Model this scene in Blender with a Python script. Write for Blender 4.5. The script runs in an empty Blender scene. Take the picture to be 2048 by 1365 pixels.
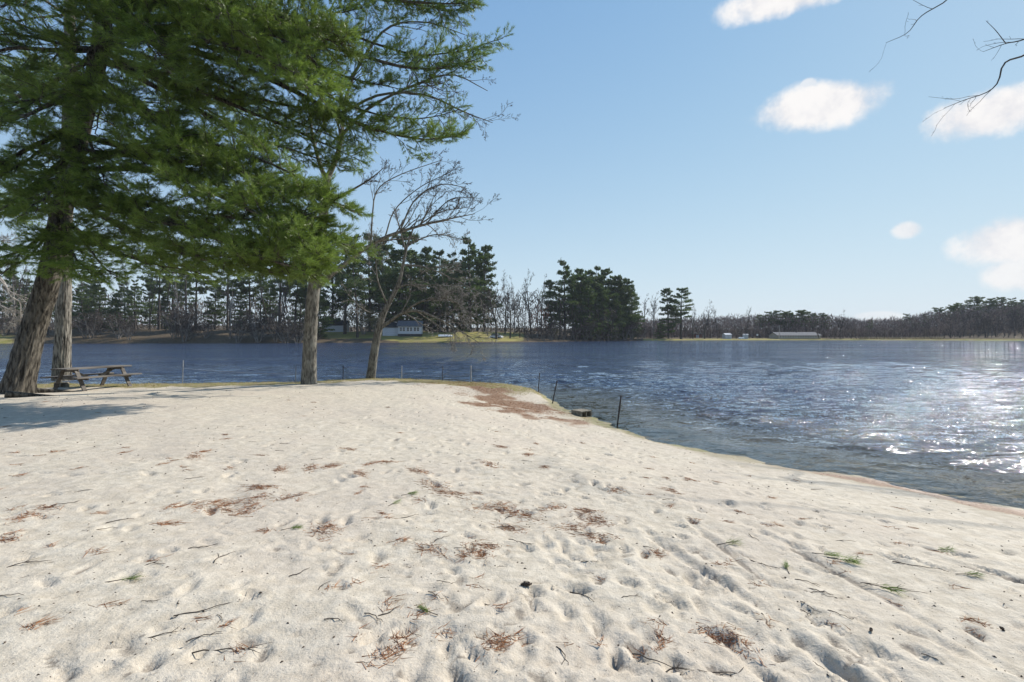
import bpy, math, random
import numpy as np
from mathutils import Vector, noise as mnoise

# ------------------------------------------------------------------ scene, camera, sky, sun
scene = bpy.context.scene
COL = scene.collection
F = 1000.0; CX = 1024.0; HY = 671.0; ZC = 2.35        # photo pixels, horizon row, eye height over the lake
cam_d = bpy.data.cameras.new('camera')
cam = bpy.data.objects.new('camera', cam_d); COL.objects.link(cam)
cam.location = (0, 0, ZC); cam.rotation_euler = (math.radians(90), 0, 0)
cam_d.sensor_width = 36; cam_d.lens = F / 2048 * 36; cam_d.shift_y = -(682.5 - HY) / 2048
cam_d.clip_start = 0.05; cam_d.clip_end = 3000
scene.camera = cam

EXPO = 0.3
SUN_AZ = math.radians(54)      # clockwise from the view direction (+Y)
SUN_EL = math.radians(37.5)
SUNV = Vector((math.sin(SUN_AZ) * math.cos(SUN_EL), math.cos(SUN_AZ) * math.cos(SUN_EL), math.sin(SUN_EL)))
sun_d = bpy.data.lights.new('sun', 'SUN'); sun_d.energy = 5.0; sun_d.angle = math.radians(0.53); sun_d.color = (1, .955, .88)
sun = bpy.data.objects.new('sun', sun_d); COL.objects.link(sun)
sun.rotation_euler = (-SUNV).to_track_quat('-Z', 'Y').to_euler(); sun.location = (60, 25, 60)

scene.view_settings.view_transform = 'Standard'; scene.view_settings.look = 'None'
scene.view_settings.exposure = EXPO; scene.view_settings.gamma = 1.0
scene.cycles.use_denoising = True
scene.cycles.max_bounces = 6; scene.cycles.diffuse_bounces = 2; scene.cycles.glossy_bounces = 3
scene.cycles.transparent_max_bounces = 8; scene.cycles.caustics_reflective = False; scene.cycles.caustics_refractive = False
scene.cycles.sample_clamp_indirect = 3.0

class NT:
    def __init__(s, tree): s.t = tree; s.L = tree.links
    def n(s, typ, **kw):
        nd = s.t.nodes.new(typ)
        ins = kw.pop('ins', {})
        for k, v in kw.items(): setattr(nd, k, v)
        for k, v in ins.items(): s.set(nd, k, v)
        return nd
    def set(s, nd, k, v):
        sock = nd.inputs[k]
        if isinstance(v, bpy.types.NodeSocket): s.L.new(v, sock)
        else: sock.default_value = v
    def math(s, op, a, b=None, clamp=False):
        nd = s.n('ShaderNodeMath', operation=op, use_clamp=clamp); s.set(nd, 0, a)
        if b is not None: s.set(nd, 1, b)
        return nd.outputs[0]
    def ramp(s, fac, lo, hi, smooth=True):
        nd = s.n('ShaderNodeMapRange', interpolation_type='SMOOTHSTEP' if smooth else 'LINEAR')
        s.set(nd, 'Value', fac); s.set(nd, 'From Min', lo); s.set(nd, 'From Max', hi)
        return nd.outputs[0]
    def mix(s, fac, a, b, blend='MIX'):
        nd = s.n('ShaderNodeMix', data_type='RGBA', blend_type=blend)
        s.set(nd, 0, fac); s.set(nd, 6, a); s.set(nd, 7, b)
        return nd.outputs[2]
    def noise(s, vec, scale, detail=3.0, rough=.55, out=0, dist=0.0):
        nd = s.n('ShaderNodeTexNoise'); s.set(nd, 'Vector', vec); s.set(nd, 'Scale', scale); s.set(nd, 'Detail', detail)
        s.set(nd, 'Roughness', rough); s.set(nd, 'Distortion', dist)
        return nd.outputs[out]
    def mapping(s, vec, scale=(1, 1, 1), rot=(0, 0, 0)):
        nd = s.n('ShaderNodeMapping'); s.set(nd, 'Vector', vec); s.set(nd, 'Scale', scale); s.set(nd, 'Rotation', rot)
        return nd.outputs[0]
    def vmath(s, op, a, b=None, sc=None):
        nd = s.n('ShaderNodeVectorMath', operation=op); s.set(nd, 0, a)
        if b is not None: s.set(nd, 1, b)
        if sc is not None: s.set(nd, 'Scale', sc)
        return nd.outputs[0]

def build_world():
    w = bpy.data.worlds.new('World'); scene.world = w; w.use_nodes = True
    t = w.node_tree; t.nodes.clear(); N = NT(t)
    sky = N.n('ShaderNodeTexSky', sky_type='NISHITA', sun_disc=False, sun_elevation=SUN_EL, sun_rotation=SUN_AZ,
              air_density=1.0, dust_density=0.15, ozone_density=2.6, altitude=100)
    tc = N.n('ShaderNodeTexCoord').outputs['Generated']
    sep = N.n('ShaderNodeSeparateXYZ', ins={0: tc})
    az = N.math('ARCTAN2', sep.outputs[0], sep.outputs[1])
    el = N.math('ARCSINE', sep.outputs[2])
    nz = N.noise(tc, 9.0, 6.0, .55); nz2 = N.noise(tc, 34.0, 6.0, .65)
    nn = N.math('ADD', N.math('MULTIPLY', N.math('SUBTRACT', nz, .5), 2.1), N.math('MULTIPLY', N.math('SUBTRACT', nz2, .5), .85))
    total = None
    clouds = [(1590, -12, 190, 52, 1), (1640, 213, 172, 58, 1), (1985, 226, 195, 60, 1), (1617, 170, 22, 14, .7), (1815, 460, 38, 22, .8),
              (2030, 480, 160, 62, .95), (2060, 545, 120, 45, .85), (1750, 634, 60, 12, .5)]
    specs = []
    for px, py, rx, ry, a in clouds:
        d = Vector((px - CX, F, HY - py)); r = d.length; hyp = math.hypot(d.x, d.y)
        specs.append((math.atan2(d.x, d.y), math.asin(d.z / r), rx * F / (hyp * hyp) * 1.0, ry * hyp / (r * r), a))
    rc = random.Random(5)
    for i in range(9):                                   # the same fair-weather clouds go on round the rest of the sky
        specs.append((rc.uniform(1.2, 5.2), rc.uniform(.12, .75), rc.uniform(.1, .2), rc.uniform(.03, .06), rc.uniform(.7, 1)))
    for a0, e0, ra, re, amp in specs:
        u = N.math('SUBTRACT', az, a0)
        if a0 > math.pi: u = N.math('ADD', u, 2 * math.pi)   # wrap to the other half-turn
        u = N.math('DIVIDE', u, ra); v = N.math('DIVIDE', N.math('SUBTRACT', el, e0), re)
        d2 = N.math('ADD', N.math('MULTIPLY', u, u), N.math('MULTIPLY', v, v))
        m = N.math('SUBTRACT', N.math('ADD', 1.0, nn), d2)
        m = N.math('MULTIPLY', N.ramp(m, .08, .85), amp)
        total = m if total is None else N.math('MAXIMUM', total, m)
    hs = N.n('ShaderNodeHueSaturation', ins={'Saturation': 1.0, 'Value': 1.0, 'Color': sky.outputs[0]})
    sp = N.n('ShaderNodeSeparateColor', ins={0: hs.outputs[0]}); cc = N.n('ShaderNodeCombineColor')
    k0 = .1666; k1 = .9 / (.1 * 2 ** EXPO)               # soft shoulder: the bright air near the sun keeps its pale blue
    for i, (A, Bq) in enumerate(((1.16, .92), (1.79, 1.45), (3.18, 2.75))):
        c = N.math('MULTIPLY', sp.outputs[i], k0)
        c = N.math('DIVIDE', N.math('MULTIPLY', c, A * k1), N.math('ADD', 1.0, N.math('MULTIPLY', c, Bq)))
        N.L.new(c, cc.inputs[i])
    low = N.math('MULTIPLY', N.math('POWER', 2.718, N.math('MULTIPLY', N.math('MAXIMUM', el, 0.0), -3.4)), .56)
    air = N.mix(low, cc.outputs[0], (.88 * k1, .97 * k1, 1.07 * k1, 1))
    shade = N.ramp(N.math('ADD', nz2, N.math('MULTIPLY', N.math('SUBTRACT', nz, .5), 1.5)), .25, .7)
    col = N.mix(total, air, N.mix(shade, (.92 * k1, .915 * k1, .95 * k1, 1), (1.09 * k1, 1.07 * k1, 1.06 * k1, 1)))
    bg = N.n('ShaderNodeBackground', ins={'Color': col, 'Strength': .1})
    out = N.n('ShaderNodeOutputWorld'); N.L.new(bg.outputs[0], out.inputs[0])
build_world()

# ------------------------------------------------------------------ helpers
def W(px, py, Y):                # photo pixel at a chosen distance -> point in the place
    return np.array([(px - CX) / F * Y, Y, ZC - (py - HY) / F * Y])
def G(px, py, z):                # photo pixel on ground of height z
    Y = (ZC - z) * F / (py - HY); return np.array([(px - CX) / F * Y, Y, z])
def nrm(v): return v / (np.linalg.norm(v, axis=-1, keepdims=True) + 1e-9)
def sstep(a, b, x):
    t = np.clip((x - a) / (b - a), 0, 1); return t * t * (3 - 2 * t)

_tab = np.random.default_rng(11).random((256, 256))
def vnoise(x, y, sx=0, sy=0):
    xi = np.floor(x).astype(np.int64); yi = np.floor(y).astype(np.int64)
    fx = x - xi; fy = y - yi; fx = fx * fx * (3 - 2 * fx); fy = fy * fy * (3 - 2 * fy)
    def h(a, b): return _tab[(a + sx) & 255, (b + sy) & 255]
    return (h(xi, yi) * (1 - fx) + h(xi + 1, yi) * fx) * (1 - fy) + (h(xi, yi + 1) * (1 - fx) + h(xi + 1, yi + 1) * fx) * fy
def fbm(x, y, octs=4, s=0):
    r = 0; a = .5
    for o in range(octs):
        r = r + a * vnoise(x * 2 ** o, y * 2 ** o, s + 17 * o, s * 3 + 29 * o); a *= .5
    return r

class Geo:
    """collects vertices and faces of ONE mesh"""
    def __init__(s): s.v = []; s.q = []; s.t = []; s.n = 0
    def add(s, v, q=None, t=None):
        v = np.asarray(v, float).reshape(-1, 3)
        if q is not None and len(q): s.q.append(np.asarray(q, np.int64).reshape(-1, 4) + s.n)
        if t is not None and len(t): s.t.append(np.asarray(t, np.int64).reshape(-1, 3) + s.n)
        s.v.append(v); s.n += len(v)
    def box(s, c, size, R=None):
        sx, sy, sz = np.array(size) / 2
        v = np.array([[x, y, z] for x in (-sx, sx) for y in (-sy, sy) for z in (-sz, sz)])
        if R is not None: v = v @ np.asarray(R).T
        s.add(v + np.asarray(c), [[0, 1, 3, 2], [4, 6, 7, 5], [0, 4, 5, 1], [2, 3, 7, 6], [0, 2, 6, 4], [1, 5, 7, 3]])
    def beam(s, a, b, w, h, up=(0, 0, 1)):
        a = np.asarray(a, float); b = np.asarray(b, float); d = nrm(b - a); x = np.cross(d, up)
        x = nrm(x) if np.linalg.norm(x) > 1e-4 else np.array([1., 0, 0]); z = np.cross(x, d)
        s.box((a + b) / 2, (w, np.linalg.norm(b - a), h), np.stack([x, d, z], 1))
    def tube(s, P, R, n=6, cap=True, disp=None):
        P = np.asarray(P, float); m = len(P); R = np.broadcast_to(np.asarray(R, float), (m,))
        T = np.gradient(P, axis=0); T = nrm(T)
        ref = np.array([0, 0, 1.]) if abs(T[:, 2]).max() < .9 else np.array([1., .13, 0])
        if abs(T[:, 2]).max() >= .9 and abs(T @ np.array([1., .13, 0])).max() > .95: ref = np.array([.1, 1., 0])
        U = nrm(np.cross(T, ref)); V = np.cross(T, U)
        a = np.arange(n) * 2 * math.pi / n
        rr = R[:, None] * (np.ones((m, n)) if disp is None else disp)
        v = P[:, None] + rr[..., None] * (np.cos(a)[None, :, None] * U[:, None] + np.sin(a)[None, :, None] * V[:, None])
        i = np.arange(m - 1)[:, None] * n; j = np.arange(n)[None]; k = (j + 1) % n
        q = np.stack([i + j, i + k, i + n + k, i + n + j], -1).reshape(-1, 4)
        t = None
        if cap:
            v = np.concatenate([v.reshape(-1, 3), P[-1:] + T[-1:] * R[-1] * .6]); e = (m - 1) * n
            t = [[e + x, e + (x + 1) % n, m * n] for x in range(n)]
        s.add(v, q, t)
    def ribbons(s, A, B, w, rng):          # thin triangles from A to B
        d = B - A; side = nrm(np.cross(d, rng.normal(size=A.shape))) * (np.asarray(w).reshape(-1, 1) / 2)
        m = len(A); v = np.stack([A - side, A + side, B], 1).reshape(-1, 3)
        s.add(v, None, np.arange(m * 3).reshape(-1, 3))
    def mesh(s, name, mat, smooth=True):
        me = bpy.data.meshes.new(name)
        v = np.concatenate(s.v) if s.v else np.zeros((0, 3))
        q = np.concatenate(s.q) if s.q else np.zeros((0, 4), np.int64)
        t = np.concatenate(s.t) if s.t else np.zeros((0, 3), np.int64)
        me.vertices.add(len(v)); me.vertices.foreach_set('co', v.astype(np.float32).ravel())
        nl = len(q) * 4 + len(t) * 3; me.loops.add(nl)
        me.loops.foreach_set('vertex_index', np.concatenate([q.ravel(), t.ravel()]).astype(np.int32))
        npl = len(q) + len(t); me.polygons.add(npl)
        st = np.concatenate([np.arange(len(q)) * 4, len(q) * 4 + np.arange(len(t)) * 3]).astype(np.int32)
        me.polygons.foreach_set('loop_start', st)
        me.polygons.foreach_set('use_smooth', np.full(npl, bool(smooth)))
        me.update(calc_edges=True); me.validate()
        if mat: me.materials.append(mat)
        return me
def link(name, me, parent=None, kind=None, label=None, cat=None, group=None, loc=None):
    o = bpy.data.objects.new(name, me); COL.objects.link(o)
    if parent is not None: o.parent = parent
    if loc is not None: o.location = loc
    if kind: o['kind'] = kind
    if label: o['label'] = label
    if cat: o['category'] = cat
    if group: o['group'] = group
    return o
def obj(name, geo, mat, parent=None, smooth=True, **kw): return link(name, geo.mesh(name, mat, smooth), parent, **kw)
def thing(name, label, cat, loc=(0, 0, 0), group=None, rz=0):
    o = link(name, None, label=label, cat=cat, group=group, loc=tuple(loc)); o.rotation_euler = (0, 0, rz); o.empty_display_size = .1
    return o
def copy_thing(o, loc, rz, sc, label, group):
    c = o.copy(); COL.objects.link(c); c.location = loc; c.rotation_euler = (0, 0, rz); c.scale = sc
    c['label'] = label; c['group'] = group
    for ch in o.children:
        d = ch.copy(); COL.objects.link(d); d.parent = c
    return c

def mat_new(name):
    m = bpy.data.materials.new(name); m.use_nodes = True; t = m.node_tree; t.nodes.clear(); N = NT(t)
    out = N.n('ShaderNodeOutputMaterial'); N.out = out
    return m, N
def finish(N, sh): N.L.new(sh, N.out.inputs[0])
def principled(N, col, rough=.7, normal=None, spec=.3, **kw):
    p = N.n('ShaderNodeBsdfPrincipled'); N.set(p, 'Base Color', col); N.set(p, 'Roughness', rough); N.set(p, 'Specular IOR Level', spec)
    if normal is not None: N.set(p, 'Normal', normal)
    for k, v in kw.items(): N.set(p, k, v)
    return p.outputs[0]
def simple(name, c1, c2, scale=6.0, rough=.7, bump=.0, stretch=(1, 1, 1), spec=.3, coord='Object', bdist=.01):
    m, N = mat_new(name)
    tc = N.mapping(N.n('ShaderNodeTexCoord').outputs[coord], stretch)
    nz = N.noise(tc, scale, 5, .6)
    col = N.mix(N.ramp(nz, .3, .7), (*c1, 1), (*c2, 1))
    nor = None
    if bump:
        b = N.n('ShaderNodeBump', ins={'Strength': bump, 'Distance': bdist, 'Height': nz}); nor = b.outputs[0]
    finish(N, principled(N, col, rough, nor, spec)); return m
def foliage_mat(name, c1, c2, scale, trans=.3, rough=.5, spec=.35):
    m, N = mat_new(name)
    g = N.n('ShaderNodeNewGeometry')
    oi = N.n('ShaderNodeObjectInfo')
    r = g.outputs['Random Per Island']
    nz = N.noise(N.n('ShaderNodeTexCoord').outputs['Object'], scale, 2)
    col = N.mix(N.math('ADD', N.math('MULTIPLY', r, .5), N.math('MULTIPLY', nz, .5)), (*c1, 1), (*c2, 1))
    v = N.math('ADD', .8, N.math('MULTIPLY', oi.outputs['Random'], .4))
    col = N.mix(1.0, col, N.n('ShaderNodeCombineColor', ins={0: v, 1: v, 2: v}).outputs[0], 'MULTIPLY')
    p = principled(N, col, rough, None, spec)
    tr = N.n('ShaderNodeBsdfTranslucent', ins={'Color': col})
    mx = N.n('ShaderNodeMixShader', ins={0: trans}); N.L.new(p, mx.inputs[1]); N.L.new(tr.outputs[0], mx.inputs[2])
    finish(N, mx.outputs[0]); return m
def bark_mat(name, dark, light, scale=1.0, patch=None):
    m, N = mat_new(name)
    tc = N.n('ShaderNodeTexCoord').outputs['Object']
    st = N.mapping(tc, (9 * scale, 9 * scale, 1.6 * scale))
    n1 = N.noise(st, 1.6, 6, .62, dist=.5); n2 = N.noise(tc, 2.2 * scale, 3)
    col = N.mix(N.ramp(n1, .36, .66), (*dark, 1), (*light, 1))
    col = N.mix(N.math('MULTIPLY', N.ramp(n2, .45, .75), .45), col, (*(patch or light), 1))
    b = N.n('ShaderNodeBump', ins={'Strength': .7, 'Distance': .007, 'Height': n1})
    finish(N, principled(N, col, .9, b.outputs[0], .15)); return m

M = {}
M['pine_bark'] = bark_mat('pine_bark', (.020, .017, .014), (.155, .138, .113))
M['grey_bark'] = bark_mat('grey_pine_bark', (.045, .04, .034), (.30, .275, .235))
M['bare_bark'] = bark_mat('bare_bark', (.06, .053, .044), (.26, .24, .20), 1.6, (.33, .32, .275))
M['twig'] = simple('twig_bark', (.05, .04, .032), (.14, .115, .09), 9, .85)
M['pale_twig'] = simple('pale_twig_bark', (.24, .215, .185), (.50, .46, .41), 5, .85)
M['needles'] = foliage_mat('pine_needles', (.022, .058, .009), (.33, .45, .085), 1.1, .40, .40, .5)
M['far_pine'] = foliage_mat('far_pine_needles', (.03, .055, .014), (.125, .175, .045), .35, .35, .6, .25)
M['far_bark'] = simple('far_bark', (.035, .028, .022), (.10, .085, .07), 1.2, .9)
M['far_pale'] = simple('far_pale_bark', (.13, .115, .10), (.27, .245, .22), 1.2, .9)
M['far_twig'] = foliage_mat('far_twigs', (.05, .04, .034), (.12, .095, .08), .3, 0.0, .9, .1)
M['red_twig'] = foliage_mat('budding_red_twigs', (.13, .045, .032), (.22, .085, .06), .3, .1, .9, .1)
M['mauve_twig'] = foliage_mat('mauve_twigs', (.19, .145, .125), (.32, .245, .21), .1, 0.0, .9, .1)
M['olive_twig'] = foliage_mat('olive_twigs', (.09, .085, .035), (.17, .16, .065), .3, .1, .9, .1)

# ------------------------------------------------------------------ the shore of the beach
right = [(2180, 1046), (2048, 1022), (1900, 993), (1780, 966), (1600, 935), (1480, 912), (1400, 899), (1300, 876), (1240, 856), (1190, 840),
         (1150, 826), (1115, 808), (1094, 797)]
back = [(1087, 789, .10), (1072, 782, .22), (1040, 774, .32), (1000, 770, .36), (943, 764, .42), (861, 758.5, .45), (802, 755.5, .46), (744, 755, .46), (685, 757.5, .46),
        (597, 762, .46), (480, 764, .46), (360, 765.5, .46), (200, 766, .46), (160, 765, .46), (146, 758.5, .45), (98, 758.5, .45), (72, 767, .46), (0, 769, .46), (-200, 770, .46)]
shore = [np.array(p) for p in ([40., 4.], [33., 15.], [27., 18.5], [22.5, 16.5], [18.5, 11.5], [14.5, 7.2], [11.0, 5.6])] + [G(a, b, 0)[:2] for a, b in right]
for a, b, z in back:
    p = G(a, b, z); d = p[:2] / np.linalg.norm(p[:2]); shore.append(p[:2] + d * (.25 + .5 * z))
shore += [np.array([-60, 21.]), np.array([-90., 19.])]
shore = np.array(shore)
ring = np.concatenate([shore, [[-90, -40], [40, -40]]])

def seg_dist(x, y, P, closed=False):
    d = np.full(x.shape, 1e9)
    for i in range(len(P) - (0 if closed else 1)):
        a = P[i]; b = P[(i + 1) % len(P)]; ab = b - a; L2 = (ab ** 2).sum()
        t = np.clip(((x - a[0]) * ab[0] + (y - a[1]) * ab[1]) / L2, 0, 1)
        d = np.minimum(d, np.hypot(x - a[0] - t * ab[0], y - a[1] - t * ab[1]))
    return d
def inside(x, y, P):
    r = np.zeros(x.shape, bool)
    for i in range(len(P)):
        a = P[i]; b = P[(i + 1) % len(P)]
        c = (a[1] > y) != (b[1] > y)
        with np.errstate(divide='ignore', invalid='ignore'):
            xi = (b[0] - a[0]) * (y - a[1]) / (b[1] - a[1]) + a[0]
        r ^= c & (x < xi)
    return r
def shore_sd(x, y):
    d = seg_dist(x, y, shore); s = np.where(inside(x, y, ring), 1., -1.)
    return d * s
def bank_w(x, y): return sstep(2.2, -.5, x - .12 * (y - 18)) * sstep(15.5, 19, y + np.clip(-x - 12, 0, 20) * .2)
def base_height(x, y, sd=None):
    sd = shore_sd(x, y) if sd is None else sd
    sd = sd + ((fbm(x * .9, y * .9, 3, 5) - .44) * .6 + (fbm(x * 3.1, y * 3.1, 3, 15) - .44) * .35) * sstep(0, 1, 1.5 - abs(sd))
    bw = bank_w(x, y)
    land_r = .10 * sstep(0, .7, sd) + .38 * sstep(.2, 5, sd) + .22 * sstep(3, 10, sd)
    land_b = .43 * sstep(-.1, .55, sd) + .05 * sstep(.5, 5, sd) + .22 * sstep(4, 13, sd)
    land = land_r * (1 - bw) + land_b * bw
    bed = -.10 * np.clip(-sd, 0, 4) - .22 * np.clip(-sd - 4, 0, 8)
    z = np.where(sd > 0, land, bed) + (fbm(x * .35, y * .35, 3, 9) - .44) * .10 * sstep(.3, 3, sd)
    return z
def gz(x, y): return float(base_height(np.array([float(x)]), np.array([float(y)]))[0])

def axis(lo, c0, c1, hi, s, g):
    a = list(np.arange(c0, c1, s)); x = a[-1]; st = s
    while x < hi: st = s + g * (x - c1); st = max(st, s); x += st; a.append(x)
    x = c0; b = []
    while x > lo: st = max(s, s + g * (c0 - x)); x -= st; b.append(x)
    return np.array(b[::-1] + a)

def grid_mesh(name, xs, ys, Z, mat, attrs={}, mask=None):
    nx, ny = len(xs), len(ys)
    X, Y = np.meshgrid(xs, ys)
    g = Geo(); i = np.arange(ny - 1)[:, None] * nx; j = np.arange(nx - 1)[None]
    q = np.stack([i + j, i + j + 1, i + j + 1 + nx, i + j + nx], -1)
    if mask is not None:
        mk = mask[:-1, :-1] | mask[1:, 1:] | mask[:-1, 1:] | mask[1:, :-1]; q = q[mk]
    q = q.reshape(-1, 4)
    used = np.zeros(nx * ny, bool); used[q.ravel()] = True
    idx = np.cumsum(used) - 1
    g.add(np.stack([X, Y, Z], -1).reshape(-1, 3)[used], idx[q])
    me = g.mesh(name, mat)
    for k, v in attrs.items():
        a = me.attributes.new(k, 'FLOAT', 'POINT'); a.data.foreach_set('value', v.ravel()[used].astype(np.float32))
    return me

rng = np.random.default_rng(3)
# ------------------------------------------------------------------ beach
def sand_material():
    m, N = mat_new('sand')
    P = N.n('ShaderNodeTexCoord').outputs['Object']
    def at(n): return N.n('ShaderNodeAttribute', attribute_name=n).outputs['Fac']
    fine = N.noise(P, 210, 2, .7); grit = N.noise(P, 75, 3, .7); mid = N.noise(P, 9, 5, .6); big = N.noise(P, .55, 3)
    col = N.mix(N.ramp(mid, .3, .7), (.44, .378, .29, 1), (.575, .508, .407, 1))
    col = N.mix(N.math('MULTIPLY', N.ramp(big, .4, .65), .35), col, (.45, .375, .305, 1))
    col = N.mix(N.math('MULTIPLY', N.ramp(grit, .54, .70), .55), col, (.27, .235, .20, 1))
    col = N.mix(N.math('MULTIPLY', N.ramp(fine, .56, .72), .5), col, (.80, .75, .655, 1))
    vo = N.n('ShaderNodeTexVoronoi', ins={'Vector': P, 'Scale': 16.0, 'Randomness': 1.0})
    vo2 = N.n('ShaderNodeTexVoronoi', ins={'Vector': N.mapping(P, (1, 1, 1), (0, 0, .6)), 'Scale': 47.0, 'Randomness': 1.0})
    sp = N.math('MAXIMUM', N.math('MULTIPLY', N.math('LESS_THAN', vo.outputs['Distance'], .085), N.math('GREATER_THAN', N.n('ShaderNodeSeparateColor', ins={0: vo.outputs['Color']}).outputs[0], .45)),
                N.math('MULTIPLY', N.math('LESS_THAN', vo2.outputs['Distance'], .14), N.math('GREATER_THAN', N.n('ShaderNodeSeparateColor', ins={0: vo2.outputs['Color']}).outputs[0], .72)))
    col = N.mix(N.math('MULTIPLY', sp, .8), col, (.075, .055, .042, 1))
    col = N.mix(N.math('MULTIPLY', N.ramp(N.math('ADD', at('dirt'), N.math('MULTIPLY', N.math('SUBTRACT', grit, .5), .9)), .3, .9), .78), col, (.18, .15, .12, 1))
    col = N.mix(N.math('MULTIPLY', at('wet'), .92), col, (.27, .22, .125, 1))
    # needle duff and thin dry grass along the water
    dn = N.noise(N.mapping(P, (1, 1, 1)), 26, 5, .75); dn2 = N.noise(P, 5, 4, .6)
    duff = N.mix(N.ramp(dn, .32, .7), (.14, .078, .046, 1), (.38, .26, .175, 1))
    col = N.mix(N.ramp(N.math('ADD', at('duff'), N.math('MULTIPLY', N.math('SUBTRACT', dn, .5), .9)), .35, .65), col, duff)
    gr = N.mix(N.ramp(dn2, .35, .65), (.30, .235, .15, 1), (.19, .18, .055, 1))
    gr = N.mix(N.ramp(dn, .5, .8), gr, (.42, .34, .17, 1))
    col = N.mix(N.ramp(N.math('ADD', at('grass'), N.math('MULTIPLY', N.math('SUBTRACT', dn, .5), .7)), .35, .65), col, gr)
    lump = N.noise(P, 26, 3, .6)
    h = N.math('ADD', N.math('ADD', N.math('MULTIPLY', lump, .42), N.math('MULTIPLY', grit, .22)), N.math('ADD', N.math('MULTIPLY', fine, .06), N.math('MULTIPLY', mid, 1.1)))
    b = N.n('ShaderNodeBump', ins={'Strength': .9, 'Distance': .016, 'Height': h})
    ro = N.math('SUBTRACT', .95, N.math('MULTIPLY', at('wet'), .45))
    finish(N, principled(N, col, ro, b.outputs[0], .2)); return m
M['sand'] = sand_material()

def duff_w(X, Y):
    P = np.array([G(a, b, .4)[:2] for a, b in ((935, 768), (985, 782), (1030, 793), (1075, 806), (1110, 820))])
    wob = fbm(X * 1.1, Y * 1.1, 4, 51) - .45
    return sstep(1.25, .1, seg_dist(X, Y, P) / (1.15 + .5 * sstep(.5, -1.5, X)) + wob * 2.6) * .8
def zr(px, py, z=.62):
    p = G(px, py, z); return p[:2]
def build_beach():
    xs = axis(-75, -3.6, 4.0, 44, .031, .023); ys = axis(-16, 1.9, 6.0, 40, .031, .012)
    X, Y = np.meshgrid(xs, ys); sd = shore_sd(X, Y); Z = base_height(X, Y, sd)
    dry = sstep(.6, 1.8, sd)
    # wind and foot-worn hummocks
    Z += dry * ((fbm(X * 2.2, Y * 2.2, 3, 21) - .44) * .06 + (fbm(X * 7, Y * 7, 2, 31) - .37) * .014)
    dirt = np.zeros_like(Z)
    r = np.random.default_rng(8)
    def stamp(x, y, a, b, th, dep, rim):
        R = max(a, b) * 2.3
        i0, i1 = np.searchsorted(ys, [y - R, y + R]); j0, j1 = np.searchsorted(xs, [x - R, x + R])
        if i1 <= i0 or j1 <= j0: return
        dx = X[i0:i1, j0:j1] - x; dy = Y[i0:i1, j0:j1] - y; c, s = math.cos(th), math.sin(th)
        u = (dx * c + dy * s) / a; v = (-dx * s + dy * c) / b; q = np.sqrt(u * u + v * v)
        ang = np.arctan2(v, u); q = q * (1 + .16 * np.sin(2 * ang + x * 9) + .1 * np.sin(3 * ang + y * 7))
        Z[i0:i1, j0:j1] += (-dep * sstep(1.05, .25, q) + rim * np.exp(-((q - 1.25) / .35) ** 2)) * dry[i0:i1, j0:j1]
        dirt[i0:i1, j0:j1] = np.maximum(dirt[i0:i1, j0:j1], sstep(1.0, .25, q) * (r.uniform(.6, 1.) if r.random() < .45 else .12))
    n = 0
    while n < 3600:
        y = 1.9 + 15 * r.random() ** 1.7; x = r.uniform(-1.15, 1.2) * (y + .6)
        dens = .35 + .65 * math.exp(-((x - .35 - .12 * y) / (.30 * y + .5)) ** 2)
        if r.random() > dens: continue
        n += 1
        if r.random() < .3: stamp(x, y, r.uniform(.08, .14), r.uniform(.04, .062), r.normal(1.9, .6), .010 + .034 * r.random() ** 1.6, r.uniform(.003, .009))
        else: stamp(x, y, r.uniform(.022, .06), r.uniform(.016, .04), r.uniform(0, 3.1), .006 + .024 * r.random() ** 2, r.uniform(.001, .006))
    # drag furrows that cross the right of the beach
    for pts, wd, dep in [([(1300, 1060), (1440, 1150), (1570, 1245), (1700, 1345), (1800, 1420)], .055, .034), ([(1380, 1030), (1520, 1140), (1680, 1260), (1850, 1380)], .04, .02),
                         ([(1250, 1120), (1400, 1240), (1510, 1330), (1590, 1420)], .045, .022), ([(1480, 1020), (1650, 1110), (1850, 1230), (2048, 1340)], .05, .015),
                         ([(1560, 1260), (1640, 1310), (1720, 1370)], .055, .03), ([(1900, 1090), (1980, 1110), (2080, 1130)], .07, .015)]:
        P = np.array([zr(*p) for p in pts]); d = seg_dist(X, Y, P); w = wd * (.8 + .5 * vnoise(X * 3, Y * 3, 7, 3)); k = dry * (.35 + .95 * vnoise(X * 2.2, Y * 2.2, 3, 9))
        Z += k * (-dep * sstep(1.1, .2, d / w) + dep * .35 * np.exp(-((d / w - 1.5) / .45) ** 2))
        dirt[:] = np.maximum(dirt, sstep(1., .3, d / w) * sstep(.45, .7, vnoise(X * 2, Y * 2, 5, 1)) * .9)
    wob = (fbm(X * 1.3, Y * 1.3, 4, 40) - .45)
    bw = bank_w(X, Y)
    lw = np.clip(2.0 + .03 * np.abs(X + 3), 1.9, 2.6)
    grass = bw * sstep(lw + .5, lw - .5, sd + wob * 2.0) * .9 + (1 - bw) * sstep(.8, .1, sd + wob * .9) * sstep(9, 10.5, Y) * .75
    duff = duff_w(X, Y)
    duff = np.maximum(duff, (1 - bw) * sstep(.6, .15, np.abs(sd - .35) + wob * 1.2) * (.30 + .42 * sstep(9.5, 7.5, Y)))
    duff = np.maximum(duff, .26 * sstep(.55, .68, fbm(X * .8, Y * .55, 4, 77)) * sstep(2, 4, Y))
    wet = sstep(.15, .05, Z + wob * .14)
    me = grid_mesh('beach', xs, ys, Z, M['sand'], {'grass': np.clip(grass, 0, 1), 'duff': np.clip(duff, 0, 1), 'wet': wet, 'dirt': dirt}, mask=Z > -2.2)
    link('beach', me, kind='structure')
    return xs, ys, Z, sd
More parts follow.
